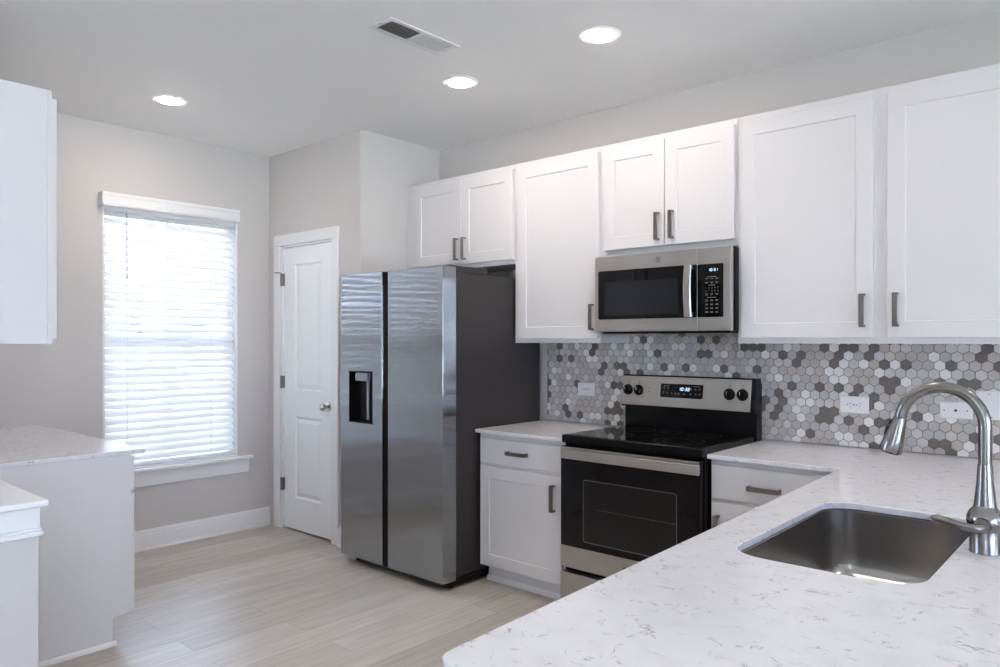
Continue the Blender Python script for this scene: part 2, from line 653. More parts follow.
# pantry closet: front with the door opening, side return
mb = MB()
mb.box(XL, DX0, YP, YP + 0.11, 0, H)
mb.box(DX1, XP, YP, YP + 0.11, 0, H)
mb.box(DX0, DX1, YP, YP + 0.11, DZ, H)
mb.box(XP - 0.11, XP, YP + 0.11, 0.0, 0, H)
structure('wall_pantry', mb, M['wall'])
# the wall behind the run of cabinets on the left, and the half wall that goes on from it
YK1, YK0 = -2.90, -3.03
structure('wall_side', MB().box(XL, -3.46, YK0, YK1, 0, H), M['wall'])
HWX, HWZ = -2.527, 0.88
YH0, YH1 = YK0 - 0.021, YK1 - 0.021
hw = MB().box(-3.46, HWX, YH0, YH1, 0, HWZ - 0.021)
hw = structure('wall_half', hw, M['wall'], label='low half wall with a white moulded cap')
cap = MB()
cap.box(-3.46, HWX + 0.027, YH0 - 0.027, YH1 + 0.027, HWZ - 0.02, HWZ)
cap.build('cap', M['trim'], hw, 0.007, 3)
cap = MB()
cap.box(-3.455, HWX + 0.009, YH0 - 0.009, YH1 + 0.009, HWZ - 0.085, HWZ - 0.0205)
cap.box(-3.455, HWX + 0.016, YH0 - 0.016, YH1 + 0.016, HWZ - 0.108, HWZ - 0.094)
cap.box(-3.455, HWX + 0.012, YH0 - 0.012, YH1 + 0.012, HWZ - 0.094, HWZ - 0.085)
cap.build('cap_moulding', M['trim'], hw, 0.004)
box('end_board', M['wall'], hw, HWX, HWX + 0.004, YH0 - 0.003, YH1 + 0.003, 0.0, HWZ - 0.108)  # white trim board, given darker wall paint to stand for its shade


def base_profile(t=0.014, h=0.133):
    # (out, z): body, ogee step, top, plus shoe moulding at the foot
    return [(0, 0.0), (t + 0.010, 0.0), (t + 0.010, 0.008), (t + 0.006, 0.016), (t, 0.019), (t, h - 0.035), (t - 0.003, h - 0.028),
            (t - 0.004, h - 0.014), (t - 0.009, h - 0.004), (t - 0.010, h), (0, h)]


def baseboard_on_x(name, x, s, y0, y1):
    mb = MB().loops([[(x + s * o, y0, z) for o, z in base_profile()], [(x + s * o, y1, z) for o, z in base_profile()]])
    return structure(name, mb, M['trim'])


def baseboard_on_y(name, y, s, x0, x1):
    mb = MB().loops([[(x0, y + s * o, z) for o, z in base_profile()], [(x1, y + s * o, z) for o, z in base_profile()]])
    return structure(name, mb, M['trim'])


baseboard_on_x('baseboard_left', XL, 1, -2.25, YP - 0.001)
baseboard_on_y('baseboard_pantry', YP, -1, DX1 + 0.082, XP - 0.001)
baseboard_on_x('baseboard_dining', XL, 1, YB + 0.03, YK0 - 0.005)
baseboard_on_y('baseboard_front', YB, 1, XL + 0.03, XR - 0.03)
baseboard_on_x('baseboard_right', XR, -1, YB + 0.03, -0.03)

# -- kitchen window
win = thing('window_1', 'white window behind a lowered blind, with stool and apron', 'window', (XL, (W1[0] + W1[1]) / 2, W1[2]), 0, None, 'structure')
ox, oy, oz = win.location


def fm(x0, x1, y0, y1, z0, z1, mb):
    mb.box(x0 - ox, x1 - ox, y0 - oy, y1 - oy, z0 - oz, z1 - oz)


mb = MB()
xo, xi = XL - 0.135, XL - 0.085
fm(xo, xi, W1[0], W1[0] + 0.05, W1[2], W1[3], mb)
fm(xo, xi, W1[1] - 0.05, W1[1], W1[2], W1[3], mb)
fm(xo, xi, W1[0] + 0.05, W1[1] - 0.05, W1[2], W1[2] + 0.05, mb)
fm(xo, xi, W1[0] + 0.05, W1[1] - 0.05, W1[3] - 0.05, W1[3], mb)
mb.build('window_frame', M['trim'], win, 0.003)
mb = MB()
zc_ = (W1[2] + W1[3]) / 2
fm(xo + 0.01, xi - 0.005, W1[0] + 0.05, W1[1] - 0.05, zc_ - 0.025, zc_ + 0.025, mb)
ym = (W1[0] + W1[1]) / 2
fm(xo + 0.02, xi - 0.015, ym - 0.009, ym + 0.009, W1[2] + 0.05, zc_ - 0.025, mb)
fm(xo + 0.02, xi - 0.015, ym - 0.009, ym + 0.009, zc_ + 0.025, W1[3] - 0.05, mb)
mb.build('sash_bars', M['trim'], win, 0.002)
mb = MB()
fm(xo + 0.024, xo + 0.027, W1[0] + 0.05, W1[1] - 0.05, W1[2] + 0.05, W1[3] - 0.05, mb)
mb.build('pane', M['pane'], win)
mb = MB()
for a, b, c, d in ((W1[0], W1[0] + 0.012, W1[2] + 0.001, W1[3]), (W1[1] - 0.012, W1[1], W1[2] + 0.001, W1[3])):
    fm(xi, XL, a, b, c, d, mb)
fm(xi, XL, W1[0] + 0.012, W1[1] - 0.012, W1[3] - 0.012, W1[3], mb)
mb.build('jamb', M['trim'], win)
mb = MB()
fm(xi, XL + 0.0, W1[0], W1[1], W1[2] - 0.0, W1[2] + 0.012, mb)
fm(XL, XL + 0.052, W1[0] - 0.088, W1[1] + 0.100, W1[2] - 0.020, W1[2] + 0.002, mb)
mb.build('window_stool', M['trim'], win, 0.006, 3)
mb = MB()
fm(XL, XL + 0.019, W1[0] - 0.062, W1[1] + 0.083, 0.418, W1[2] - 0.0205, mb)
mb.build('window_apron', M['trim'], win, 0.004)

# -- pantry door
door = thing('door_1', 'white two panel door of the pantry in white casing', 'door', ((DX0 + DX1) / 2, YP, 0), 0, None, 'structure')
ox, oy, oz = door.location
DY = YP + 0.012                                # face of the door leaf sits a little inside the jamb
mb = MB()
LX0, LX1, LZ0, LZ1 = DX0 + 0.012 - ox, DX1 - 0.012 - ox, 0.016, DZ - 0.012
yf, yb2 = DY - oy, DY + 0.035 - oy
PX0, PX1 = -4.583 - ox, -4.262 - ox
panels = [(1.010, 1.908), (0.240, 0.822)]
# leaf built as stiles and rails round two moulded panels
mb.box(LX0, PX0, yf, yb2, LZ0, LZ1)
mb.box(PX1, LX1, yf, yb2, LZ0, LZ1)
zz = [LZ0, panels[1][0], panels[1][1], panels[0][0], panels[0][1], LZ1]
for k in (0, 2, 4):
    mb.box(PX0, PX1, yf, yb2, zz[k], zz[k + 1])
leaf = mb.build('door_leaf', M['door'], door)
for a, b in panels:
    mb = MB()
    def rg(i, y):
        return [(PX0 + i, y, a + i), (PX1 - i, y, a + i), (PX1 - i, y, b - i), (PX0 + i, y, b - i)]
    mb.loops([rg(0, yf), rg(0.004, yf + 0.004), rg(0.010, yf + 0.011), rg(0.020, yf + 0.011), rg(0.042, yf + 0.003), rg(0.046, yf + 0.0025)], cap0=False)
    mb.build('door_panel', M['door'], leaf)
mb = MB()
CW = 0.078
def casing(x0, x1, z0, z1):
    mb.box(x0 - ox, x1 - ox, YP - 0.016 - oy, YP - 0.0005 - oy, z0, z1)
casing(DX0 - CW - 0.005, DX0 - 0.005, 0.0, DZ + 0.005)
casing(DX1 + 0.005, DX1 + CW + 0.005, 0.0, DZ + 0.005)
casing(DX0 - CW - 0.005, DX1 + CW + 0.005, DZ + 0.005, DZ + CW + 0.005)
mb.build('door_casing', M['trim'], door, 0.005, 3)
mb = MB()
mb.box(DX0 - ox, DX0 + 0.009 - ox, YP - 0.004 - oy, YP + 0.11 - oy, 0, DZ)
mb.box(DX1 - 0.009 - ox, DX1 - ox, YP - 0.004 - oy, YP + 0.11 - oy, 0, DZ)
mb.box(DX0 + 0.009 - ox, DX1 - 0.009 - ox, YP - 0.004 - oy, YP + 0.11 - oy, DZ - 0.009, DZ)
mb.build('door_jamb', M['trim'], door)
for z in (1.805, 1.065, 0.326):
    mb = MB()
    mb.lathe([(0.0075, -0.046), (0.0075, 0.046)], (DX0 + 0.008 - ox, YP - 0.008 - oy, z), 'Z', 12)
    mb.box(DX0 + 0.006 - ox, DX0 + 0.024 - ox, YP - 0.009 - oy, DY - oy, z - 0.044, z + 0.044)
    hg = mb.build('hinge', M['hinge'], door, smooth=True)
    if z > 1.7:                               # hinge pin stop on the upper hinge
        MB().tube([(DX0 + 0.008 - ox, YP - 0.012 - oy, z + 0.05), (DX0 - 0.03 - ox, YP - 0.04 - oy, z + 0.052)], 0.004, 8).build('door_stop', M['hinge'], hg, smooth=True)
kx, kz = -4.178 - ox, 0.916
mb = MB()
mb.lathe([(0.0, -0.070), (0.013, -0.069), (0.024, -0.060), (0.027, -0.050), (0.024, -0.040), (0.013, -0.032), (0.011, -0.018), (0.014, -0.012), (0.028, -0.009), (0.031, 0.0)],
         (kx, yf, kz), 'Y', 24)
mb.build('door_knob', M['nickel'], door, smooth=True)
# -- unseen plain windows round the rest of the room, added to light the kitchen
def added_window(n, axis, pos, a0, a1, z0, z1, out):
    w = thing('window_%d' % n, None, 'window', (0, 0, 0), 0, None, 'structure')
    mb, pb = MB(), MB()
    d0, d1 = pos + out * 0.05, pos + out * 0.11
    def bx(b, u0, u1, c0, c1, e0=d0, e1=d1):
        if axis == 'x': b.box(e0, e1, u0, u1, c0, c1)
        else: b.box(u0, u1, e0, e1, c0, c1)
    bx(mb, a0, a0 + 0.05, z0, z1); bx(mb, a1 - 0.05, a1, z0, z1)
    bx(mb, a0 + 0.05, a1 - 0.05, z0, z0 + 0.05); bx(mb, a0 + 0.05, a1 - 0.05, z1 - 0.05, z1)
    am = (a0 + a1) / 2
    bx(mb, am - 0.03, am + 0.03, z0 + 0.05, z1 - 0.05)
    zm = (z0 + z1) / 2
    bx(mb, a0 + 0.05, am - 0.03, zm - 0.02, zm + 0.02); bx(mb, am + 0.03, a1 - 0.05, zm - 0.02, zm + 0.02)
    mb.build('window_frame', M['trim'], w)
    bx(pb, a0 + 0.05, a1 - 0.05, z0 + 0.05, z1 - 0.05, pos + out * 0.078, pos + out * 0.081)
    pb.build('pane', M['pane'], w)
    # sampling portal for the sky in the opening (gives off no light itself)
    l = bpy.data.lights.new('daylight_portal', 'AREA')
    l.shape = 'RECTANGLE'
    l.size, l.size_y = (a1 - a0), (z1 - z0)
    l.cycles.is_portal = True
    lo = bpy.data.objects.new('daylight_portal', l)
    COL.objects.link(lo)
    lo.location = (pos + out * 0.13, am, zm) if axis == 'x' else (am, pos + out * 0.13, zm)
    dr = Vector((-out, 0, 0)) if axis == 'x' else Vector((0, -out, 0))
    lo.rotation_euler = dr.to_track_quat('-Z', 'Z').to_euler()


added_window(2, 'x', XL, -5.6, -4.2, 0.45, 2.3, -1)
added_window(3, 'x', XL, -8.0, -6.6, 0.45, 2.3, -1)
added_window(4, 'y', YB, 0.9, 2.1, 0.3, 2.35, -1)
added_window(5, 'x', XR, -7.4, -4.6, 0.3, 2.35, 1)
added_window(6, 'x', XR, -4.2, -2.7, 0.3, 2.35, 1)
added_window(7, 'x', XR, -1.7, -0.6, 0.9, 2.35, 1)
l = bpy.data.lights.new('daylight_portal', 'AREA')
l.shape = 'RECTANGLE'
l.size, l.size_y = W1[1] - W1[0], W1[3] - W1[2]
l.cycles.is_portal = True
lo = bpy.data.objects.new('daylight_portal', l)
COL.objects.link(lo)
lo.location = (XL - 0.14, (W1[0] + W1[1]) / 2, (W1[2] + W1[3]) / 2)
lo.rotation_euler = Vector((1, 0, 0)).to_track_quat('-Z', 'Z').to_euler()

# ground and a hedge outside the kitchen window
structure('ground', MB().box(-60, 60, -60, 60, -0.5, -0.3), M['lawn'])
mb = MB()
rnd = random.Random(3)
for i in range(240):
    c = Vector((-12 - rnd.random() * 1.2, -9 + 16 * i / 240 + rnd.uniform(-.2, .2), rnd.uniform(-0.2, 1.25) + 0.9 * rnd.random() ** 2))
    r = rnd.uniform(0.25, 0.5)
    m0 = Matrix.Translation(c) @ Matrix.Diagonal((r, r * rnd.uniform(.8, 1.3), r * rnd.uniform(.7, 1.1), 1))
    bmesh.ops.create_icosphere(mb.bm, subdivisions=1, radius=1.0, matrix=m0)
tag(mb.build('hedge', M['leaf']), 'dark hedge outside, glimpsed between the window blind slats', 'hedge', None, 'stuff')

# ------------------------------------------------------------------ window blind
bl = thing('window_blind', 'white horizontal slat blind lowered over the window', 'blind', (XL, (W1[0] + W1[1]) / 2, W1[2] + 0.02))
ox, oy, oz = bl.location
y0, y1 = W1[0] + 0.016, W1[1] - 0.016
zt, zb = 2.19, W1[2] + 0.035
pitch = 0.0488
n = int((zt - 0.03 - zb - 0.02) / pitch)
mb = MB()
tilt = math.radians(52)
hw_ = 0.0278
for i in range(n + 1):
    z = zb + 0.04 + i * pitch
    xs = XL - 0.038
    # curved slat section, inner edge down
    top, bot = [], []
    for k in range(5):
        s = -1 + 2 * k / 4
        crown = 0.003 * (1 - s * s)
        for lst, dd in ((top, crown + 0.0012), (bot, crown - 0.0012)):
            px = s * hw_ * math.cos(tilt) + dd * math.sin(tilt)
            pz = -s * hw_ * math.sin(tilt) + dd * math.cos(tilt)
            lst.append((xs + px, z + pz))
    sec = top + bot[::-1]
    mb.loops([[(x - ox, y0 - oy, zz_ - oz) for x, zz_ in sec], [(x - ox, y1 - oy, zz_ - oz) for x, zz_ in sec]])
mb.build('slats', M['slat'], bl, smooth=True)
mb = MB()
mb.box(XL - 0.060 - ox, XL - 0.012 - ox, y0 - oy, y1 - oy, zb - 0.012 - oz, zb + 0.008 - oz)
mb.build('bottom_rail', M['slat'], bl, 0.003)
mb = MB()
mb.box(XL - 0.07 - ox, XL - 0.008 - ox, y0 - oy, y1 - oy, zt - 0.01 - oz, zt + 0.024 - oz)
mb.build('head_rail', M['trim'], bl, 0.003)
mb = MB()
vp = [(0.060, 2.203), (0.066, 2.203), (0.068, 2.207), (0.068, 2.222), (0.064, 2.227), (0.064, 2.262), (0.068, 2.268), (0.068, 2.284), (0.065, 2.288), (0.060, 2.288)]
vy0, vy1 = -1.889, -0.975
mb.loops([[(XL + a - ox, vy0 - oy, z - oz) for a, z in vp], [(XL + a - ox, vy1 - oy, z - oz) for a, z in vp]])
for yy in (vy0, vy1 - 0.012):                # returns back to the wall
    mb.box(XL + 0.001 - ox, XL + 0.062 - ox, yy - oy, yy + 0.012 - oy, 2.203 - oz, 2.288 - oz)
mb.build('valance', M['trim'], bl, 0.0015)
mb = MB()
for fy in (0.16, 0.80):
    yy = y0 + (y1 - y0) * fy
    for dx in (-0.014, -0.062):
        mb.tube([(XL + dx - ox, yy - oy, zb - oz), (XL + dx - ox, yy - oy, zt - oz)], 0.0011, 6)
mb.build('ladder_cords', M['cord'], bl)
mb = MB()
mb.tube([(XL + 0.004 - ox, y0 + 0.125 - oy, 2.19 - oz), (XL + 0.006 - ox, y0 + 0.128 - oy, 1.77 - oz), (XL + 0.006 - ox, y0 + 0.128 - oy, 1.745 - oz)], [0.0036, 0.0036, 0.0055], 8)
mb.build('tilt_wand', M['wand'], bl, smooth=True)


# ------------------------------------------------------------------ cabinets
def shaker(parent, x0, x1, z0, z1, yf, th=0.019, st=0.066, rec=0.0055, name='door', flat=False):
    """shaker front (front face at y=yf, looks to -y)"""
    mb = MB()
    def rg(i, y):
        return [(x0 + i, y, z0 + i), (x1 - i, y, z0 + i), (x1 - i, y, z1 - i), (x0 + i, y, z1 - i)]
    if flat:
        mb.loops([rg(0, yf + th), rg(0, yf + 0.0015), rg(0.0015, yf)])
    else:
        mb.loops([rg(0, yf + th), rg(0, yf + 0.0015), rg(0.0015, yf), rg(st, yf), rg(st + 0.003, yf + rec)])
    return mb.build(name, M['cab'], parent)


def pull(parent, x, z, yf, length=0.14, vertical=True, w=0.020):
    """square bar pull on two flat legs"""
    mb = MB()
    L = length / 2
    def b(a0, a1, c0, c1, y0, y1):
        if vertical: mb.box(x + c0, x + c1, y0, y1, z + a0, z + a1)
        else: mb.box(x + a0, x + a1, y0, y1, z + c0, z + c1)
    b(-L, L, -w / 2, w / 2, yf - 0.032, yf - 0.024)
    b(-L, -L + 0.009, -w / 2, w / 2, yf - 0.024, yf - 0.0002)
    b(L - 0.009, L, -w / 2, w / 2, yf - 0.024, yf - 0.0002)
    return mb.build('handle', M['pull'], parent, 0.0012)


GAPW = 0.008            # cabinets stop short of the tile


def upper(label, x0, x1, zb, zt=2.418, doors=(), depth=0.305, group=None, back=GAPW):
    """wall cabinet; doors: (x0,x1,z0,z1,handle_x,handle_z) in world x/z"""
    t = thing('wall_cabinet', label, 'cabinet', (x0, 0, zb), 0, group)
    h = zt - zb
    box('body', M['cab'], t, 0.0005, x1 - x0 - 0.0005, -depth, -back, 0, h, 0.001)
    for a, b, c, d, hx, hz in doors:
        o = shaker(t, a - x0, b - x0, c - zb, d - zb, -depth - 0.0195)
        if hx is not None: pull(o, hx - x0, hz - zb, -depth - 0.0195)
    return t


UZ0, UZ1 = 1.375, 2.386
upper('white short wall cabinet with two doors above the refrigerator', XP + 0.004, -2.8445, 1.822,
      doors=((-3.722, -3.284, 1.856, UZ1, -3.314, 1.946), (-3.279, -2.850, 1.850, UZ1, -3.246, 1.946)))
upper('tall white wall cabinet with one door between the refrigerator and the microwave', -2.844, -2.2375, 1.350,
      doors=((-2.813, -2.243, UZ0, UZ1, -2.276, 1.492),))
upper('white short wall cabinet with two doors directly above the microwave', -2.237, -1.4625, 1.816,
      doors=((-2.203, -1.842, 1.846, UZ1, -1.876, 1.944), (-1.838, -1.474, 1.846, UZ1, -1.796, 1.946)))
upper('wide white wall cabinet with two tall doors right of the microwave', -1.462, -0.225, 1.350,
      doors=((-1.440, -0.868, UZ0, UZ1, -0.907, 1.490), (-0.814, -0.245, UZ0, UZ1, -0.780, 1.490)))

# left base cabinet between refrigerator and range
FY = -0.616             # face frame of the base cabinets
def base_cab(label, x0, x1, fronts, pulls, toe=True, name='base_cabinet', loc=None, rz=0.0, depth=0.616, end_l=False, shoe=True):
    t = thing(name, label, 'cabinet', loc or (x0, 0, 0), rz)
    w = x1 - x0
    mb = MB()
    tk = 0.105
    sec = [(-GAPW, 0.0), (-GAPW, CB - 0.0005), (-depth, CB - 0.0005), (-depth, tk), (-depth + 0.07, tk), (-depth + 0.07, 0.0)]
    mb.prism_x(sec, 0.0005, w - 0.0005)
    mb.build('body', M['cab'], t, 0.001)
    if shoe:
        mb = MB()
        q = [(-depth + 0.07, 0.0005), (-depth + 0.07, 0.028), (-depth + 0.062, 0.026), (-depth + 0.056, 0.018), (-depth + 0.053, 0.0005)]
        mb.prism_x(q, 0.001, w - 0.001)
        mb.build('shoe_moulding', M['trim'], t)
    for f in fronts:
        kind, a, b, c, d = f[:5]
        o = shaker(t, a - x0, b - x0, c, d, -depth - 0.0195, name=kind, flat=(kind == 'drawer'))
        for hx, hz, vert in f[5:]:
            pull(o, hx - x0, hz, -depth - 0.0195, 0.138, vert)
    return t


base_cab('white base cabinet with drawer and door between the refrigerator and the range', -2.840, -2.224,
         [('drawer', -2.824, -2.254, 0.684, 0.821, (-2.545, 0.753, False)),
          ('door', -2.824, -2.254, 0.108, 0.666, (-2.303, 0.550, True))], None)
base_cab('white base cabinet right of the range, partly behind the sink worktop', -1.449, -0.817,
         [('drawer', -1.438, -0.935, 0.677, 0.823, (-1.202, 0.741, False)),
          ('door', -1.438, -0.935, 0.108, 0.660, (-1.410, 0.535, True))], None)

# sink base run of the peninsula (hollow carcass, fronts face the range side)
PX = -0.815             # cabinet face of the peninsula
sb = thing('sink_base_cabinet', 'white base cabinet carrying the sink worktop of the peninsula', 'cabinet', (PX, -2.80, 0))
mb = MB()
mb.box(0, 0.018, 0, 2.17, 0.105, CB - 0.0005)
mb.box(0.018, 0.60, 0, 0.018, 0, CB - 0.0005)
mb.box(0.018, 0.60, 2.152, 2.17, 0, CB - 0.0005)
mb.box(0.60, 0.618, 0, 2.17, 0, CB - 0.0005)
mb.box(0.07, 0.60, 0.018, 2.152, 0.09, 0.105)
mb.box(0.07, 0.085, 0.018, 2.152, 0, 0.09)
mb.build('body', M['cab'], sb)
for k in range(4):
    ya, yb_ = 0.02 + k * 0.50, 0.02 + k * 0.50 + 0.485
    mb = MB()
    def rg(i, x, c, d):
        return [(x, ya + i, c + i), (x, yb_ - i, c + i), (x, yb_ - i, d - i), (x, ya + i, d - i)]
    mb.loops([rg(0, 0, .12, .80), rg(0, -0.018, .12, .80), rg(0.0015, -0.0195, .12, .80), rg(.066, -0.0195, .12, .80), rg(.0685, -0.0115, .12, .80)])
    dd = mb.build('door', M['cab'], sb)
    hy = yb_ - 0.035 if k % 2 == 0 else ya + 0.035
    mb = MB()
    mb.box(-0.052, -0.044, hy - .0075, hy + .0075, .60, .74)
    mb.box(-0.044, -0.0196, hy - .0075, hy + .0075, .60, .609)
    mb.box(-0.044, -0.0196, hy - .0075, hy + .0075, .731, .74)
    mb.build('handle', M['pull'], dd, 0.001)

# run on the left: end panel looks at the camera, fronts face the range wall
LXE = -3.473
LW = LXE - XL - 0.002
lb = thing('base_cabinet', 'white base cabinet at left below the window, its blank end panel in view', 'cabinet', (LXE, YK1, 0), PI)
# local x runs towards the window wall, local -y is world +y
mb = MB()
D = YK1 - (-2.266)      # negative: -0.634
D = abs(D)
mb.prism_x([(-0.001, 0.0), (-0.001, CB - 0.0005), (-D, CB - 0.0005), (-D, 0.13), (-D + 0.078, 0.118), (-D + 0.078, 0.0)], 0.0, LW)
mb.build('body', M['cab'], lb, 0.0015)
for a, b in ((0.012, LW / 2 - 0.01), (LW / 2 + 0.01, LW - 0.03)):
    o = shaker(lb, a, b, 0.683, 0.838, -D - 0.0195, name='drawer', flat=True)
    pull(o, (a + b) / 2, 0.76, -D - 0.0195, 0.138, False)
    o = shaker(lb, a, b, 0.142, 0.668, -D - 0.0195)
    pull(o, b - 0.04, 0.58, -D - 0.0195)
mb = MB()
mb.loops([[(-x, y, z) for x, z in ((0.0005, 0.0005), (0.014, 0.0005), (0.013, 0.012), (0.007, 0.020), (0.0005, 0.021))] for y in (-0.002, -D + 0.066)])
mb.build('shoe_moulding', M['trim'], lb)
lu = thing('wall_cabinet', 'white wall cabinet at upper left, its blank end panel in view', 'cabinet', (LXE, YK1, 1.350), PI)
box('body', M['cab'], lu, 0.0, LW, -0.294, -0.001, 0, 1.068, 0.001)
box('face_frame', M['cab'], lu, -0.001, LW, -0.312, -0.2945, -0.001, 1.068, 0.001)
for a, b, hx in ((0.004, LW / 2 - 0.003, LW / 2 - 0.04), (LW / 2 + 0.003, LW - 0.03, LW / 2 + 0.04)):
    o = shaker(lu, a, b, 0.022, 1.036, -0.332)
    pull(o, hx, 0.14, -0.332)


# ------------------------------------------------------------------ worktops, tile
def slab(name, label, poly, hole=None, bevel=0.003):
    bm = bmesh.new()
    def ring(pts, z): return [bm.verts.new((x, y, z)) for x, y in pts]
    ob, ot = ring(poly, CB), ring(poly, CT)
    n_ = len(poly)
    for i in range(n_):
        bm.faces.new((ob[i], ob[(i + 1) % n_], ot[(i + 1) % n_], ot[i]))
    if hole:
        hb, ht = ring(hole, CB), ring(hole, CT)
        m_ = len(hole)
        for i in range(m_):
            bm.faces.new((hb[(i + 1) % m_], hb[i], ht[i], ht[(i + 1) % m_]))
    for rs in ((ob, hb) if hole else (ob,), (ot, ht) if hole else (ot,)):
        es = []
        for r in rs:
            for i in range(len(r)):
                es.append(bm.edges.get((r[i], r[(i + 1) % len(r)])))
        bmesh.ops.triangle_fill(bm, use_beauty=True, use_dissolve=True, edges=es)
    mb = MB(); mb.bm.free(); mb.bm = bm
    o = mb.build(name, M['quartz'], None, bevel)
    return tag(o, label, 'worktop')


CY = -0.655
slab('countertop', 'short white quartz worktop between the refrigerator and the range', [(-2.846, CY), (-2.221, CY), (-2.221, -0.0075), (-2.846, -0.0075)])
SX0, SX1, SY0, SY1 = -0.748, -0.345, -2.010, -1.265
r = 0.035
pe = -2.868
corner = [(-0.841 + r - r * math.cos(a), pe + r - r * math.sin(a)) for a in [PI / 2 * (1 - i / 6) for i in range(7)]]
poly = [(0.24, pe)] + [(0.24, -0.0075), (-1.451, -0.0075), (-1.451, CY), (-0.900, CY)] + list(reversed(corner))
hole = rrect(SX0, SX1, SY0, SY1, 0.085, 8)
slab('countertop', 'large L shaped white quartz worktop holding the sink and faucet', poly, hole)
slab('countertop', 'white quartz worktop at left running under the window blind', [(XL + 0.001, YK1 + 0.001), (LXE + 0.006, YK1 + 0.001), (LXE + 0.006, -2.206), (XL + 0.001, -2.206)])


def clip(poly, axis, val, keep_greater):
    out = []
    n_ = len(poly)
    for i in range(n_):
        a, b = poly[i], poly[(i + 1) % n_]
        ia = (a[axis] >= val) == keep_greater
        ib = (b[axis] >= val) == keep_greater
        if ia: out.append(a)
        if ia != ib:
            t_ = (val - a[axis]) / (b[axis] - a[axis])
            out.append((a[0] + (b[0] - a[0]) * t_, a[1] + (b[1] - a[1]) * t_))
    return out


def tile_wall():
    mb = MB()
    x0, x1, z0, z1 = -2.836, 0.24, CT + 0.0005, 1.404
    mb.box(x0, x1, -0.0035, -0.0002, z0, z1, 0)
    w = 0.0437
    g = 0.0014
    R = (w - 2 * g) / math.sqrt(3)
    row = w * math.sqrt(3) / 2
    rnd = random.Random(11)
    j = 0
    z = z0 + 0.008
    while z - R < z1:
        x = x0 + (w / 2 if j % 2 else 0) + 0.01
        while x - w < x1:
            hx = [(x + R * math.sin(PI / 3 * k), z + R * math.cos(PI / 3 * k)) for k in range(6)]
            for ax, val, gt in ((0, x0 + 0.001, True), (0, x1 - 0.001, False), (1, z0 + 0.002, True), (1, z1, False)):
                if len(hx) >= 3: hx = clip(hx, ax, val, gt)
            if len(hx) >= 3:
                q = rnd.random()
                mi = 5 if q < 0.17 else 1 if q < 0.32 else 2 if q < 0.57 else 3 if q < 0.80 else 4
                cx = sum(p[0] for p in hx) / len(hx); cz = sum(p[1] for p in hx) / len(hx)
                inn = [(cx + (a - cx) * 0.955, cz + (b - cz) * 0.955) for a, b in hx]
                try:
                    mb.loops([[(a, -0.003, b) for a, b in hx], [(a, -0.0056, b) for a, b in hx], [(a, -0.0062, b) for a, b in inn]], cap0=False, mi=mi)
                except ValueError:
                    pass
            x += w
        z += row
        j += 1
    o = mb.build('tile_backsplash', [M['grout'], M['t_white'], M['t_light'], M['t_cool'], M['t_warm'], M['t_dark']])
    tag(o, 'hexagon mosaic tile backsplash in white and mixed greys behind the range', 'backsplash')


tile_wall()

# ------------------------------------------------------------------ refrigerator
FX0, FX1 = -3.757, -2.851
FF = -0.900            # door front
fr = thing('refrigerator', 'stainless steel side by side refrigerator with water dispenser and dark grey sides', 'refrigerator', ((FX0 + FX1) / 2, -0.45, 0))
ox, oy = fr.location.x, fr.location.y
def fb(name, m, x0, x1, y0, y1, z0, z1, bev=0.0, parent=fr, seg=2):
    return box(name, m, parent, x0 - ox, x1 - ox, y0 - oy, y1 - oy, z0, z1, bev, seg)
fb('body', M['char'], FX0 + 0.004, FX1 - 0.001, -0.792, -0.06, 0.062, 1.738, 0.004)
fb('base_grille', M['blkm'], FX0 + 0.01, FX1 - 0.004, -0.845, -0.10, 0.022, 0.058, 0.002)
XM0, XM1 = -3.360, -3.308
# freezer door with the dispenser opening
DD = (-3.676, -3.447, 0.868, 1.180)
def door_with_hole(x0, x1, z0, z1, y0, y1, hl):
    mb = MB()
    hx0, hx1, hz0, hz1 = hl
    def R4(a, b, c, d, y): return [(a - ox, y - oy, c), (b - ox, y - oy, c), (b - ox, y - oy, d), (a - ox, y - oy, d)]
    e = 0.0015
    o_b, o_s, o_f = R4(x0, x1, z0, z1, y1), R4(x0, x1, z0, z1, y0 + e), R4(x0 + e, x1 - e, z0 + e, z1 - e, y0)
    i_f, i_b = R4(hx0, hx1, hz0, hz1, y0), R4(hx0, hx1, hz0, hz1, y0 + 0.05)
    mb.loops([o_b, o_s, o_f, i_f, i_b], cap0=True, cap1=True)
    return mb
d1 = door_with_hole(FX0, XM0, 0.048, 1.768, FF, -0.80, DD).build('freezer_door', M['fridge'], fr)
mb = MB()
def frm(x0, x1, y0, y1, z0, z1): mb.box(x0 - ox, x1 - ox, y0 - oy, y1 - oy, z0, z1)
frm(DD[0] + .001, DD[1] - .001, FF + 0.044, FF + 0.049, DD[2] + .001, DD[3] - .001)
frm(DD[0] + .0005, DD[0] + 0.005, FF + 0.001, FF + 0.044, DD[2] + .001, DD[3] - .001)
frm(DD[1] - 0.005, DD[1] - .0005, FF + 0.001, FF + 0.044, DD[2] + .001, DD[3] - .001)
frm(DD[0] + 0.005, DD[1] - 0.005, FF + 0.001, FF + 0.044, DD[3] - 0.008, DD[3] - .001)
frm(DD[0] + 0.005, DD[1] - 0.005, FF + 0.001, FF + 0.044, DD[2] + .001, DD[2] + 0.008)
disp = mb.build('water_dispenser', M['blk'], d1)
mb = MB()
frm(-3.622, -3.508, FF + 0.004, FF + 0.040, 1.120, 1.171)
mb.build('dispenser_spout', M['white_disp'], disp, 0.008, 3)
mb = MB()
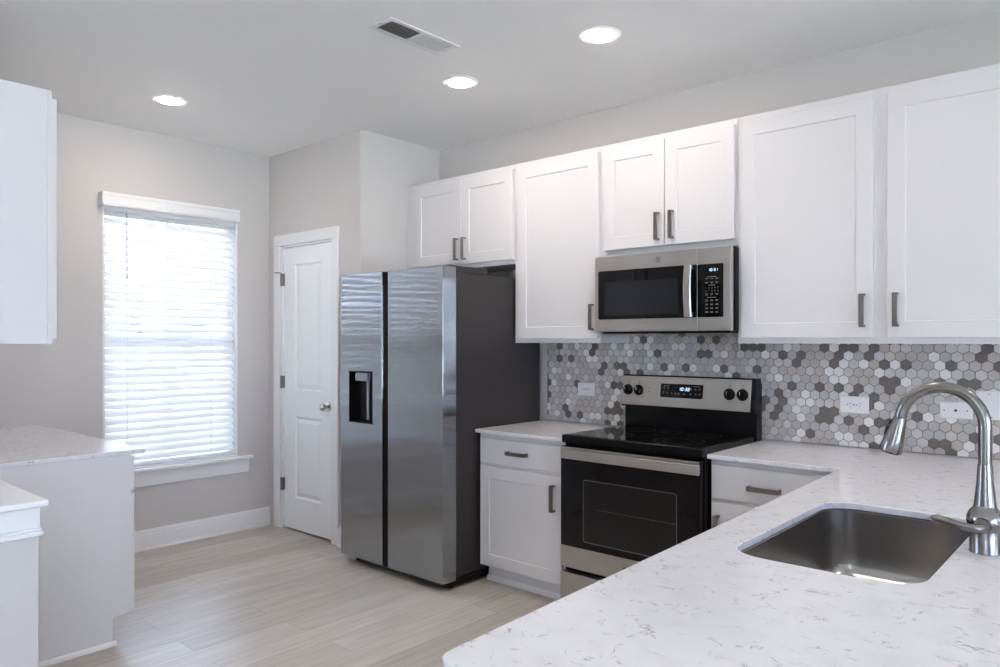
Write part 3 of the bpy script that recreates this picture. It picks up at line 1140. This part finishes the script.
mb.prism([(-3.548 - ox, FF + 0.034 - oy), (-3.530 - ox, FF + 0.034 - oy), (-3.530 - ox, FF + 0.0438 - oy), (-3.548 - ox, FF + 0.0438 - oy)], 0.885, 1.120)
mb.build('dispenser_paddle', M['white_disp'], disp, 0.002)
mb = MB()
frm(DD[0] - 0.002, DD[1] + 0.002, FF - 0.002, FF - 0.0002, DD[2] - 0.006, DD[2] - 0.001)
mb.build('dispenser_trim', M['nickel'], disp)
# fridge door
mb = MB()
e = 0.0015
def R4(a, b, c, d, y): return [(a - ox, y - oy, c), (b - ox, y - oy, c), (b - ox, y - oy, d), (a - ox, y - oy, d)]
mb.loops([R4(XM1, FX1, 0.048, 1.768, -0.80), R4(XM1, FX1, 0.048, 1.768, FF + e), R4(XM1 + e, FX1 - e, 0.048 + e, 1.768 - e, FF)])
d2 = mb.build('fridge_door', M['fridge'], fr)
fb('handle_channel', M['blk'], XM0 + 0.0005, XM1 - 0.0005, FF + 0.008, -0.80, 0.05, 1.765)
fb('hinge_cover', M['char'], FX1 - 0.085, FX1 - 0.008, -0.835, -0.53, 1.7385, 1.778, 0.008)
fb('hinge_cover', M['char'], FX0 + 0.008, FX0 + 0.085, -0.79, -0.53, 1.7385, 1.778, 0.008)
for x in (FX0 + 0.06, FX1 - 0.05):
    for y in (-0.80, -0.20):
        MB().lathe([(0.022, 0.0), (0.022, 0.010), (0.008, 0.012), (0.008, 0.0225)], (x - ox, y - oy, 0), 'Z', 16).build('foot', M['rubber'], fr, smooth=True)

# ------------------------------------------------------------------ range
RX0, RX1 = -2.2155, -1.4545
rg_ = thing('range', 'freestanding electric range with black glass cooktop and stainless oven door', 'range', ((RX0 + RX1) / 2, -0.35, 0))
ox, oy = rg_.location.x, rg_.location.y
def rb(name, m, x0, x1, y0, y1, z0, z1, bev=0.0, parent=rg_, seg=2):
    return box(name, m, parent, x0 - ox, x1 - ox, y0 - oy, y1 - oy, z0, z1, bev, seg)
rb('body', M['blk'], RX0 + 0.004, RX1 - 0.004, -0.660, -0.025, 0.03, 0.852, 0.003)
for x in (RX0 + 0.05, RX1 - 0.05):
    for y in (-0.60, -0.08):
        MB().lathe([(0.018, 0), (0.018, 0.008), (0.008, 0.010), (0.008, 0.031)], (x - ox, y - oy, 0), 'Z', 12).build('foot', M['rubber'], rg_, smooth=True)
ck = rb('cooktop', M['blk'], RX0, RX1, -0.688, -0.128, 0.8525, 0.892, 0.006, seg=3)
rb('cooktop_glass', M['glass'], RX0 + 0.014, RX1 - 0.014, -0.668, -0.131, 0.8915, 0.8935, 0.0008, parent=ck)
mb = MB()
for cx, cy, rr in ((-2.02, -0.53, 0.10), (-1.65, -0.53, 0.115), (-2.02, -0.27, 0.08), (-1.65, -0.27, 0.08), (-1.835, -0.24, 0.06)):
    for q in (rr, rr * 0.62):
        mb.loops([[(cx + (q + d) * math.cos(2 * PI * k / 40) - ox, cy + (q + d) * math.sin(2 * PI * k / 40) - oy, 0.89365) for k in range(40)] for d in (0, 0.0015)], cap0=False, cap1=False)
mb.build('burner_rings', mat('burner_ring_grey', (0.014, 0.014, 0.014), 0.3), ck)
# backguard: recessed black lower part, overhanging control head with a tilted steel face
bgd = rb('backguard', M['blk'], RX0 + 0.004, RX1 - 0.002, -0.097, -0.030, 0.8525, 1.150, 0.003)
HB0, HB1 = 1.006, 1.168
mb = MB()
hd = [(-0.044, HB0 - 0.004), (-0.044, HB1 + 0.006), (-0.099, HB1 + 0.006), (-0.127, HB0 - 0.004)]
mb.prism_x([(y - oy, z) for y, z in hd], RX0 - 0.004 - ox, RX1 - 0.001 - ox)
head = mb.build('control_head', M['blk'], rg_, 0.003)
def face_y(z): return -0.127 + 0.028 * (z - HB0 + 0.004) / (HB1 - HB0 + 0.010) - 0.0004
def on_face(x, z, off=0.0): return (x - ox, face_y(z) - off - oy, z)
def face_box(mb, x0, x1, z0, z1, off0, off1, mi=0):
    mb.loops([[on_face(x0, z0, off0), on_face(x1, z0, off0), on_face(x1, z1, off0), on_face(x0, z1, off0)],
              [on_face(x0, z0, off1), on_face(x1, z0, off1), on_face(x1, z1, off1), on_face(x0, z1, off1)]], mi=mi)
mb = MB()
face_box(mb, RX0 + 0.000, RX1 - 0.024, HB0 + 0.004, HB1, 0.0, 0.004)
mb.build('control_panel', M['steel'], head, 0.0015)
mb = MB()
pz = rrect(-1.978, -1.732, 1.060, 1.133, 0.008, 4)
mb.loops([[on_face(x, z, 0.0042) for x, z in pz], [on_face(x, z, 0.0054) for x, z in pz]])
dsp = mb.build('display_panel', M['glass'], head)
mb = MB()
clock_digits(mb, '10:38', 0, 0, 0, 0.008, 0.0155, 0.0027, 0.15)
wd = max(v.co.x for v in mb.bm.verts)
for v in mb.bm.verts:
    x_, z_ = v.co.x + (-1.870), v.co.z + 1.099
    v.co = Vector(on_face(x_, z_, 0.0058 - v.co.y))
mb.build('clock_digits', M['digit'], dsp)
mb = MB()
for x_, z_ in ((-1.955, 1.108), (-1.932, 1.108), (-1.960, 1.082), (-1.936, 1.082), (-1.912, 1.079), (-1.888, 1.079), (-1.868, 1.079), (-1.838, 1.079), (-1.800, 1.105), (-1.775, 1.105), (-1.752, 1.105), (-1.800, 1.080), (-1.772, 1.080), (-1.750, 1.080)):
    face_box(mb, x_ - 0.006, x_ + 0.006, z_, z_ + 0.003, 0.0055, 0.0060)
    face_box(mb, x_ - 0.003, x_ + 0.003, z_ + 0.006, z_ + 0.0085, 0.0055, 0.0060)
face_box(mb, -1.962, -1.925, 1.121, 1.1235, 0.0055, 0.0060)
face_box(mb, -1.790, -1.750, 1.121, 1.1235, 0.0055, 0.0060)
mb.build('key_print', M['mark'], dsp)
mb = MB()
for kx_ in (-2.178, -2.112, -1.589, -1.520):
    for dz_, w_, h_ in ((0.043, 0.006, 0.006), (0.033, 0.008, 0.003), (-0.040, 0.007, 0.003)):
        face_box(mb, kx_ - w_ / 2, kx_ + w_ / 2, 1.092 + dz_, 1.092 + dz_ + h_, 0.0042, 0.0046)
for z_ in (1.103, 1.082):
    face_box(mb, -2.055, -2.043, z_, z_ + 0.003, 0.0042, 0.0046)
    face_box(mb, -2.051, -2.047, z_ + 0.004, z_ + 0.007, 0.0042, 0.0046)
mb.build('panel_print', M['darkmark'], head)
for kx_ in (-2.178, -2.112, -1.589, -1.520):
    mb = MB()
    yk = face_y(1.092) - 0.0044
    mb.lathe([(0.030, 0.0), (0.030, -0.004), (0.027, -0.007), (0.0235, -0.008), (0.021, -0.020), (0.019, -0.022), (0.0, -0.022)], (kx_ - ox, yk - oy, 1.092), 'Y', 28, cap1=False)
    mb.box(kx_ - 0.006 - ox, kx_ + 0.006 - ox, yk - 0.036 - oy, yk - 0.021 - oy, 1.092 - 0.020, 1.092 + 0.020)
    kn = mb.build('knob', M['knob'], head, 0.0012)
    mb = MB()
    mb.box(kx_ - 0.001 - ox, kx_ + 0.001 - ox, yk - 0.0366 - oy, yk - 0.0361 - oy, 1.094, 1.108)
    mb.build('pointer_mark', M['plastic'], kn)
# oven door
OY = -0.705
od = rb('oven_door', M['blk'], RX0 + 0.006, RX1 - 0.008, OY + 0.004, -0.664, 0.240, 0.838, 0.003)
rb('door_glass', M['glass'], RX0 + 0.009, RX1 - 0.012, OY, OY + 0.0038, 0.347, 0.776, 0.001, parent=od)
rb('top_trim', M['steel'], RX0 + 0.006, RX1 - 0.008, OY - 0.001, OY + 0.0038, 0.777, 0.836, 0.0015, parent=od)
rb('bottom_trim', M['steel'], RX0 + 0.006, RX1 - 0.008, OY - 0.001, OY + 0.0038, 0.240, 0.346, 0.0015, parent=od)
mb = MB()
pz = rrect(-2.072, -1.567, 0.380, 0.686, 0.014, 5)
mb.prism_y([(x - ox, z) for x, z in pz], OY - 0.0010 - oy, OY - 0.0002 - oy)
ow = mb.build('oven_window', M['window_dark'], od)
mb = MB()
pz2 = rrect(-2.068, -1.571, 0.384, 0.682, 0.012, 5)
mb.loops([[(x - ox, OY - 0.0010 - oy, z) for x, z in pz], [(x - ox, OY - 0.0014 - oy, z) for x, z in pz], [(x - ox, OY - 0.0014 - oy, z) for x, z in pz2], [(x - ox, OY - 0.0010 - oy, z) for x, z in pz2]], closed=True)
mb.box(-2.0 - ox, -1.571 - ox, OY - 0.0014 - oy, OY - 0.0011 - oy, 0.548, 0.5495)
mb.build('window_edge', mat('oven_window_edge', (0.10, 0.10, 0.10), 0.3), ow)
# flat bar handle, slightly bowed, on end brackets
mb = MB()
rings = []
for k in range(17):
    s = -1 + k / 8
    x_ = -1.820 + s * 0.366
    bow = 0.006 * (1 - s * s)
    ya_, yb_ = OY - 0.030 - bow, OY - 0.021 - bow
    za_, zb_ = 0.783 + 0.0, 0.826
    rings.append([(x_ - ox, ya_ - oy, za_), (x_ - ox, ya_ - oy, zb_ - 0.002), (x_ - ox, ya_ + 0.002 - oy, zb_), (x_ - ox, yb_ - oy, zb_), (x_ - ox, yb_ - oy, za_)])
mb.loops(rings)
for s in (-1, 1):
    x_ = -1.820 + s * 0.350
    mb.box(x_ - 0.012 - ox, x_ + 0.012 - ox, OY - 0.024 - oy, OY - 0.001 - oy, 0.787, 0.822)
mb.build('handle', M['steel'], od, 0.001)
mb = MB()
mb.lathe([(0.013, 0), (0.013, -0.0014), (0.0, -0.0014)], (-1.835 - ox, OY - 0.0011 - oy, 0.293), 'Y', 24, cap1=False)
mb.build('badge', M['badge'], od)
rb('storage_drawer', M['steel'], RX0 + 0.006, RX1 - 0.008, OY - 0.001, -0.664, 0.045, 0.214, 0.002)

# ------------------------------------------------------------------ microwave
MX0, MX1, MY, MZ0, MZ1 = -2.2085, -1.4555, -0.400, 1.404, 1.808
mw = thing('microwave', 'stainless over the range microwave with black window and keypad', 'microwave', ((MX0 + MX1) / 2, -0.2, MZ0))
ox, oy, oz = mw.location
def wb_(name, m, x0, x1, y0, y1, z0, z1, bev=0.0, parent=mw, seg=2):
    return box(name, m, parent, x0 - ox, x1 - ox, y0 - oy, y1 - oy, z0 - oz, z1 - oz, bev, seg)
wb_('body', M['blk'], MX0 + 0.002, MX1 - 0.002, MY + 0.032, -0.010, MZ0 + 0.004, MZ1 - 0.002, 0.003)
XS = -1.622
md = wb_('door', M['steel'], MX0, XS - 0.001, MY, MY + 0.030, MZ0 + 0.006, MZ1 - 0.004, 0.0018, seg=2)
cp = wb_('control_panel', M['steel'], XS, MX1, MY, MY + 0.030, MZ0 + 0.006, MZ1 - 0.004, 0.0018, seg=2)
mb = MB()
pz = rrect(-2.187, XS - 0.002, 1.474, 1.728, 0.007, 4)
mb.prism_y([(x - ox, z - oz) for x, z in pz], MY - 0.0014 - oy, MY - 0.0001 - oy)
mg = mb.build('door_glass', M['glass'], md)
mb = MB()
pz = rrect(-2.150, -1.722, 1.494, 1.668, 0.004, 3)
mb.prism_y([(x - ox, z - oz) for x, z in pz], MY - 0.0019 - oy, MY - 0.0015 - oy)
mb.build('window_screen', M['micro_window'], mg)
mb = MB()
pz = rrect(XS + 0.001, -1.491, 1.474, 1.726, 0.007, 4)
mb.prism_y([(x - ox, z - oz) for x, z in pz], MY - 0.0014 - oy, MY - 0.0001 - oy)
kp = mb.build('keypad', M['glass'], cp)
mb = MB()
clock_digits(mb, '10:31', 0, 0, 0, 0.006, 0.0115, 0.0021, 0.0)
for v in mb.bm.verts:
    v.co = Vector((v.co.x - 1.565 - ox, v.co.y + MY - 0.0016 - oy, v.co.z + 1.692 - oz))
mb.build('clock_digits', M['digit'], kp)
mb = MB()
ym_ = MY - 0.0017 - oy
def dash(x_, z_, w_, h_=0.0022): mb.box(x_ - w_ / 2 - ox, x_ + w_ / 2 - ox, ym_ - 0.0002, ym_ + 0.0002, z_ - oz, z_ + h_ - oz)
KX = (-1.574, -1.549, -1.523)
dash(-1.549, 1.664, 0.045)
for x_ in KX:
    dash(x_, 1.655, 0.016); dash(x_, 1.638, 0.014); dash(x_, 1.634, 0.010, 0.0016)
dash(-1.549, 1.624, 0.034)
for row_, z_ in (('12345', 1.609), ('67890', 1.594)):
    for i_, ch in enumerate(row_):
        text_mesh(mb, ch, 0.0115, (-1.580 + i_ * 0.0148 - ox, ym_ - 0.0002, z_ - oz))
for x_ in KX: dash(x_, 1.583, 0.014); dash(x_, 1.578, 0.010, 0.0016)
dash(-1.549, 1.566, 0.046)
for z_ in (1.550, 1.531, 1.513, 1.495):
    for x_ in KX: dash(x_, z_ + 0.004, 0.013); dash(x_, z_, 0.015, 0.0018)
mb.build('key_print', M['mark'], kp)
mb = MB()
rings = []
for k in range(13):
    s = -1 + k / 6
    z_ = 1.601 + s * 0.124
    out = 0.030 + 0.010 * (1 - s * s)
    yy = MY - out
    rings.append([(-1.680 - ox, yy + 0.004 - oy, z_ - oz), (-1.675 - ox, yy - oy, z_ - oz), (-1.645 - ox, yy - oy, z_ - oz), (-1.640 - ox, yy + 0.004 - oy, z_ - oz), (-1.640 - ox, yy + 0.010 - oy, z_ - oz), (-1.680 - ox, yy + 0.010 - oy, z_ - oz)])
mb.loops(rings)
for zz_ in (1.487, 1.715):
    mb.box(-1.675 - ox, -1.645 - ox, MY - 0.026 - oy, MY - 0.0015 - oy, zz_ - 0.010 - oz, zz_ + 0.010 - oz)
mb.build('handle', M['steel'], md, 0.001, smooth=True)
mb = MB()
bcx, bcz = -1.836, 1.766
mb.lathe([(0.0145, 0), (0.0145, -0.0012), (0.0, -0.0012)], (bcx - ox, MY - 0.0002 - oy, bcz - oz), 'Y', 28, cap1=False)
bd = mb.build('badge', M['badge'], md)
mb = MB()
yb3 = MY - 0.0016 - oy
def ringxz(cx, cz, r0, r1, a0=0, a1=2 * PI, n_=24):
    full = abs(a1 - a0 - 2 * PI) < 1e-6
    inner = [(cx + r0 * math.cos(a0 + (a1 - a0) * k / n_) - ox, yb3, cz + r0 * math.sin(a0 + (a1 - a0) * k / n_) - oz) for k in range(n_ + 1)]
    outer = [(cx + r1 * math.cos(a0 + (a1 - a0) * k / n_) - ox, yb3, cz + r1 * math.sin(a0 + (a1 - a0) * k / n_) - oz) for k in range(n_ + 1)]
    for k in range(n_):
        mb.face([inner[k], outer[k], outer[k + 1], inner[k + 1]])
ringxz(bcx, bcz, 0.0122, 0.0130)
for k in range(4):
    a = PI / 4 + k * PI / 2
    ringxz(bcx + 0.0098 * math.cos(a), bcz + 0.0098 * math.sin(a), 0.0016, 0.0022, a + 1.2, a + 4.6, 10)
ringxz(bcx - 0.0035, bcz, 0.0026, 0.0034, 0.7, 6.0, 14)
ringxz(bcx + 0.0035, bcz + 0.0018, 0.0014, 0.0021, 0.3, 4.6, 12)
ringxz(bcx + 0.0035, bcz - 0.0020, 0.0016, 0.0023, 1.6, 6.0, 12)
mb.build('badge_monogram', M['badge_line'], bd)
wb_('bottom_vent', M['blkm'], MX0 + 0.02, MX1 - 0.02, MY + 0.04, -0.03, MZ0 - 0.004, MZ0 + 0.0035, 0.001)
for x_ in (-2.08, -1.60):
    wb_('grease_filter', M['steel'], x_ - 0.12, x_ + 0.12, MY + 0.06, -0.14, MZ0 - 0.007, MZ0 - 0.0042, 0.001)
wb_('task_light', M['plastic'], -1.93, -1.88, MY + 0.07, MY + 0.12, MZ0 - 0.0062, MZ0 - 0.0042, 0.001)

# ------------------------------------------------------------------ sink
sk = thing('sink', 'undermount stainless steel single bowl sink in the worktop', 'sink', ((SX0 + SX1) / 2, (SY0 + SY1) / 2, CB - 0.22))
ox, oy, oz = sk.location
def rr_(ins, r_, z):
    return [(x - ox, y - oy, z - oz) for x, y in rrect(SX0 + ins, SX1 - ins, SY0 + ins, SY1 - ins, r_, 8)]
mb = MB()
zt_ = CB - 0.0006
mb.loops([rr_(-0.022, 0.10, zt_ - 0.0015), rr_(-0.022, 0.10, zt_), rr_(-0.003, 0.087, zt_), rr_(0.001, 0.084, zt_ - 0.003), rr_(0.004, 0.082, zt_ - 0.12),
          rr_(0.008, 0.080, zt_ - 0.165), rr_(0.016, 0.074, zt_ - 0.186), rr_(0.030, 0.062, zt_ - 0.197), rr_(0.05, 0.05, zt_ - 0.201), rr_(0.15, 0.05, zt_ - 0.204), rr_(0.20, 0.008, zt_ - 0.2042), rr_(0.20, 0.008, zt_ - 0.2067),
          rr_(0.15, 0.05, zt_ - 0.2065), rr_(0.05, 0.05, zt_ - 0.2035), rr_(0.027, 0.062, zt_ - 0.199), rr_(0.012, 0.074, zt_ - 0.188), rr_(0.004, 0.080, zt_ - 0.165), rr_(-0.001, 0.084, zt_ - 0.004)], closed=True)
mb.build('bowl', M['sink'], sk, smooth=True, angle=50)
mb = MB()
mb.lathe([(0.056, 0.0), (0.056, 0.002), (0.050, 0.0035), (0.043, 0.0015), (0.040, -0.0005), (0.0, -0.0005)], (0, 0, zt_ - 0.2035 - oz), 'Z', 32, cap1=False)
mb.build('drain', M['nickel'], sk, smooth=True)

# ------------------------------------------------------------------ faucet
FCX, FCY = -0.289, -1.62
fa = thing('faucet', 'tall brushed nickel pull down faucet with curved spout at the sink', 'faucet', (FCX, FCY, CT))
mb = MB()
mb.lathe([(0.0325, 0.0), (0.0325, 0.003), (0.0315, 0.005), (0.0315, 0.052), (0.0315, 0.054), (0.0355, 0.061), (0.0385, 0.073), (0.0375, 0.085), (0.0320, 0.097), (0.0245, 0.105),
          (0.0230, 0.111), (0.0208, 0.135), (0.0175, 0.165), (0.0160, 0.195), (0.0152, 0.205)], (0, 0, 0.0005), 'Z', 32)
mb.build('base', M['faucet'], fa, smooth=True)
# gooseneck
pts = [(0, 0, 0.206), (0, 0, 0.235), (0, 0, 0.262)]
Rg, cz = 0.0894, 0.293
cxg = -Rg
for k in range(0, 25):
    a = math.radians(0 + k * 169 / 24)
    pts.append((cxg + Rg * math.cos(a), 0, cz + Rg * math.sin(a)))
end = Vector(pts[-1]); tan = (Vector(pts[-1]) - Vector(pts[-2])).normalized()
pts.append(tuple(end + tan * 0.006))
mb = MB()
mb.tube(pts, 0.0142, 20)
mb.build('spout', M['faucet'], fa, smooth=True)
s0 = end + tan * 0.0075
hp = [s0, s0 + tan * 0.004, s0 + tan * 0.026, s0 + tan * 0.056, s0 + tan * 0.084, s0 + tan * 0.089]
mb = MB()
mb.tube([tuple(p) for p in hp], [0.0150, 0.0155, 0.0185, 0.0235, 0.0275, 0.0262], 24)
sh = mb.build('spray_head', M['faucet'], fa, smooth=True)
mb = MB()
perp = Vector((-tan.z, 0, tan.x))
if perp.x > 0: perp = -perp
def btn(d, r_, l_):
    c_ = s0 + tan * d
    rad_ = 0.0155 + (0.0275 - 0.0155) * d / 0.084
    mb.tube([tuple(c_ + perp * (rad_ - 0.004) - tan * l_), tuple(c_ + perp * (rad_ - 0.0005) - tan * l_ * 0.6), tuple(c_ + perp * (rad_ - 0.0005) + tan * l_ * 0.6), tuple(c_ + perp * (rad_ - 0.003) + tan * l_)], [0.004, r_, r_, 0.004], 10)
btn(0.018, 0.005, 0.006)
btn(0.042, 0.005, 0.014)
mb.build('spray_button', M['rubber'], sh, smooth=True)
e0 = s0 + tan * 0.0895
mb = MB().tube([tuple(e0), tuple(e0 + tan * 0.002)], 0.022, 20)
mb.build('nozzle_face', M['rubber'], sh)
# lever on the side towards the camera, blade pointing over the sink
mb = MB()
mb.tube([(0.0, -0.030, 0.070), (0.0, -0.049, 0.071)], [0.018, 0.0155], 16)
mb.tube([(0.014, -0.044, 0.064), (0.0, -0.048, 0.064), (-0.020, -0.050, 0.063), (-0.045, -0.050, 0.066), (-0.070, -0.049, 0.071), (-0.090, -0.047, 0.075), (-0.100, -0.046, 0.076), (-0.104, -0.046, 0.0762)],
        [(0.008, 0.006), (0.011, 0.008), (0.0095, 0.0075), (0.0085, 0.008), (0.0100, 0.0115), (0.0090, 0.0100), (0.005, 0.005), (0.002, 0.002)], 14)
mb.build('lever_handle', M['faucet'], fa, smooth=True)


# ------------------------------------------------------------------ outlets and wall plates
def plate(name, label, cat, x0, x1, z0, z1):
    t = thing(name, label, cat, ((x0 + x1) / 2, 0, (z0 + z1) / 2))
    w_, h_ = (x1 - x0) / 2, (z1 - z0) / 2
    mb = MB()
    y0_, y1_ = -0.0066, -0.0125
    mb.loops([[(-w_, y0_, -h_), (w_, y0_, -h_), (w_, y0_, h_), (-w_, y0_, h_)],
              [(-w_, y1_ + 0.003, -h_), (w_, y1_ + 0.003, -h_), (w_, y1_ + 0.003, h_), (-w_, y1_ + 0.003, h_)],
              [(-w_ + 0.004, y1_, -h_ + 0.004), (w_ - 0.004, y1_, -h_ + 0.004), (w_ - 0.004, y1_, h_ - 0.004), (-w_ + 0.004, y1_, h_ - 0.004)]])
    mb.build('cover_plate', M['plastic'], t)
    return t, y1_


def duplex(label, x0, x1, z0, z1):
    t, y = plate('power_outlet', label, 'outlet', x0, x1, z0, z1)
    for s in (-1, 1):
        mb = MB()
        cx = s * 0.0195
        mb.lathe([(0.0165, 0.0), (0.0165, -0.0015), (0.0155, -0.0022), (0.0, -0.0022)], (cx, y - 0.0001, 0), 'Y', 24, cap1=False)
        for v in mb.bm.verts:
            v.co.z = max(-0.0135, min(0.0135, v.co.z))
        rcp = mb.build('receptacle', M['plastic'], t)
        mb = MB()
        mb.box(cx + 0.001, cx + 0.009, y - 0.0028, y - 0.0024, 0.0050, 0.0068)
        mb.box(cx + 0.002, cx + 0.008, y - 0.0028, y - 0.0024, -0.0068, -0.0050)
        mb.lathe([(0.0026, 0), (0.0026, -0.0004)], (cx - 0.007, y - 0.0024, 0), 'Y', 12)
        mb.build('slots', M['slot'], rcp)
    mb = MB().lathe([(0.003, 0), (0.003, -0.0008)], (0, y - 0.0001, 0), 'Y', 12)
    mb.build('screw', M['nickel'], t)
    return t


duplex('white duplex power outlet on the tile left of the range', -2.598, -2.478, 1.033, 1.110)
duplex('white duplex power outlet on the tile right of the range', -1.095, -0.967, 1.025, 1.104)
t, y = plate('wall_plate', 'white cover plate with one centre hole, seen through the faucet arch', 'wall plate', -0.684, -0.562, 1.028, 1.100)
mb = MB().lathe([(0.0055, 0), (0.0055, -0.003), (0.003, -0.003), (0.003, -0.0005), (0.0, -0.0005)], (0, y - 0.0001, 0), 'Y', 16, cap1=False)
mb.build('coax_hole', M['slot'], t)
for s in (-1, 1):
    MB().lathe([(0.0028, 0), (0.0028, -0.0008)], (s * 0.043, y - 0.0001, 0), 'Y', 12).build('screw', M['slot'], t)
t, y = plate('light_switch', 'large white switch plate on the tile behind the faucet', 'switch', -0.550, -0.385, 1.032, 1.152)
for cx in (-0.036, 0.036):
    mb = MB()
    mb.loops([[(cx - 0.0165, y - 0.0001, -0.033), (cx + 0.0165, y - 0.0001, -0.033), (cx + 0.0165, y - 0.0001, 0.033), (cx - 0.0165, y - 0.0001, 0.033)],
              [(cx - 0.0165, y - 0.004, -0.033), (cx + 0.0165, y - 0.004, -0.033), (cx + 0.0165, y - 0.001, 0.033), (cx - 0.0165, y - 0.001, 0.033)]])
    mb.build('rocker', M['plastic'], t, 0.0008)
mb = MB()
for cx in (-0.036, 0.036):
    mb.box(cx - 0.012, cx - 0.003, y - 0.0006, y - 0.0001, -0.0505, -0.0470)
    mb.box(cx + 0.004, cx + 0.012, y - 0.0006, y - 0.0001, -0.0505, -0.0470)
    mb.box(cx - 0.003, cx + 0.003, y - 0.0006, y - 0.0001, 0.046, 0.049)
mb.build('plate_print', M['darkmark'], t)


# ------------------------------------------------------------------ ceiling fittings
def downlight(label, x, y):
    t = thing('downlight', label, 'ceiling light', (x, y, H), 0, 'recessed ceiling downlights')
    MB().lathe([(0.095, -0.0002), (0.095, -0.003), (0.091, -0.006), (0.070, -0.0065), (0.0625, -0.005), (0.0625, -0.0002)], (0, 0, 0), 'Z', 48, cap0=False, cap1=False).build('trim_ring', M['trim'], t, smooth=True)
    MB().lathe([(0.062, -0.001), (0.062, -0.006), (0.057, -0.0095), (0.046, -0.0125), (0.028, -0.014), (0.0, -0.0145)], (0, 0, 0), 'Z', 40, cap1=False).build('lens', M['lens'], t, smooth=True)
    return t


downlight('round recessed ceiling light nearest the range wall at right', -1.842, -0.905)
downlight('round recessed ceiling light in front of the refrigerator, middle of three', -2.727, -0.893)
downlight('round recessed ceiling light near the window blind', -4.163, -1.777)
for x, y, lb_ in ((-0.95, -1.75, 'over the sink worktop'), (0.6, -0.95, 'beyond the wall cabinets'),  # lamps out of view, added to help light the room
                  (0.8, -4.6, 'behind the camera'), (-2.2, -4.6, 'over the dining floor'), (2.6, -3.0, 'over the living room'), (0.8, -7.2, 'by the far windows'), (-2.6, -7.2, 'by the far left windows')):
    downlight('added unseen round ceiling light ' + lb_, x, y)

vt = thing('ceiling_vent', 'white rectangular ceiling vent, one half dark and one half pale', 'vent', (-2.468, -1.445, H))
mb = MB()
vw, vl = 0.075, 0.208
for a in ((-vw, -vw + 0.022, -vl, vl), (vw - 0.022, vw, -vl, vl), (-vw + 0.022, vw - 0.022, -vl, -vl + 0.030), (-vw + 0.022, vw - 0.022, vl - 0.030, vl), (-vw + 0.022, vw - 0.022, -0.006, 0.006)):
    mb.box(*a, -0.007, -0.0003)
mb.build('vent_frame', M['vent_white'], vt, 0.0015)
box('duct', M['vent_dark'], vt, -vw + 0.022, vw - 0.022, -vl + 0.03, vl - 0.03, -0.0012, -0.0003)
for s, nm in ((-1, 'louvers'), (1, 'louvers')):
    mb = MB()
    y_ = 0.010 if s > 0 else -vl + 0.033
    for k in range(15):
        yc_ = y_ + k * 0.0113 + 0.003
        # blades lean opposite ways in the two halves
        if s > 0:
            q = [(yc_ - 0.0025, -0.0015), (yc_ - 0.0017, -0.0015), (yc_ + 0.0033, -0.0068), (yc_ + 0.0025, -0.0068)]
        else:
            q = [(yc_ + 0.0070, -0.0015), (yc_ + 0.0080, -0.0015), (yc_ - 0.0020, -0.0068), (yc_ - 0.0030, -0.0068)]
        mb.prism_x(q, -vw + 0.0225, vw - 0.0225)
    mb.build(nm, M['vent_white'], vt)
for y_ in (-vl + 0.012, vl - 0.012):
    MB().lathe([(0.004, -0.007), (0.004, -0.0078), (0.0, -0.008)], (0, y_, 0), 'Z', 12, cap1=False).build('screw', M['hinge'], vt)
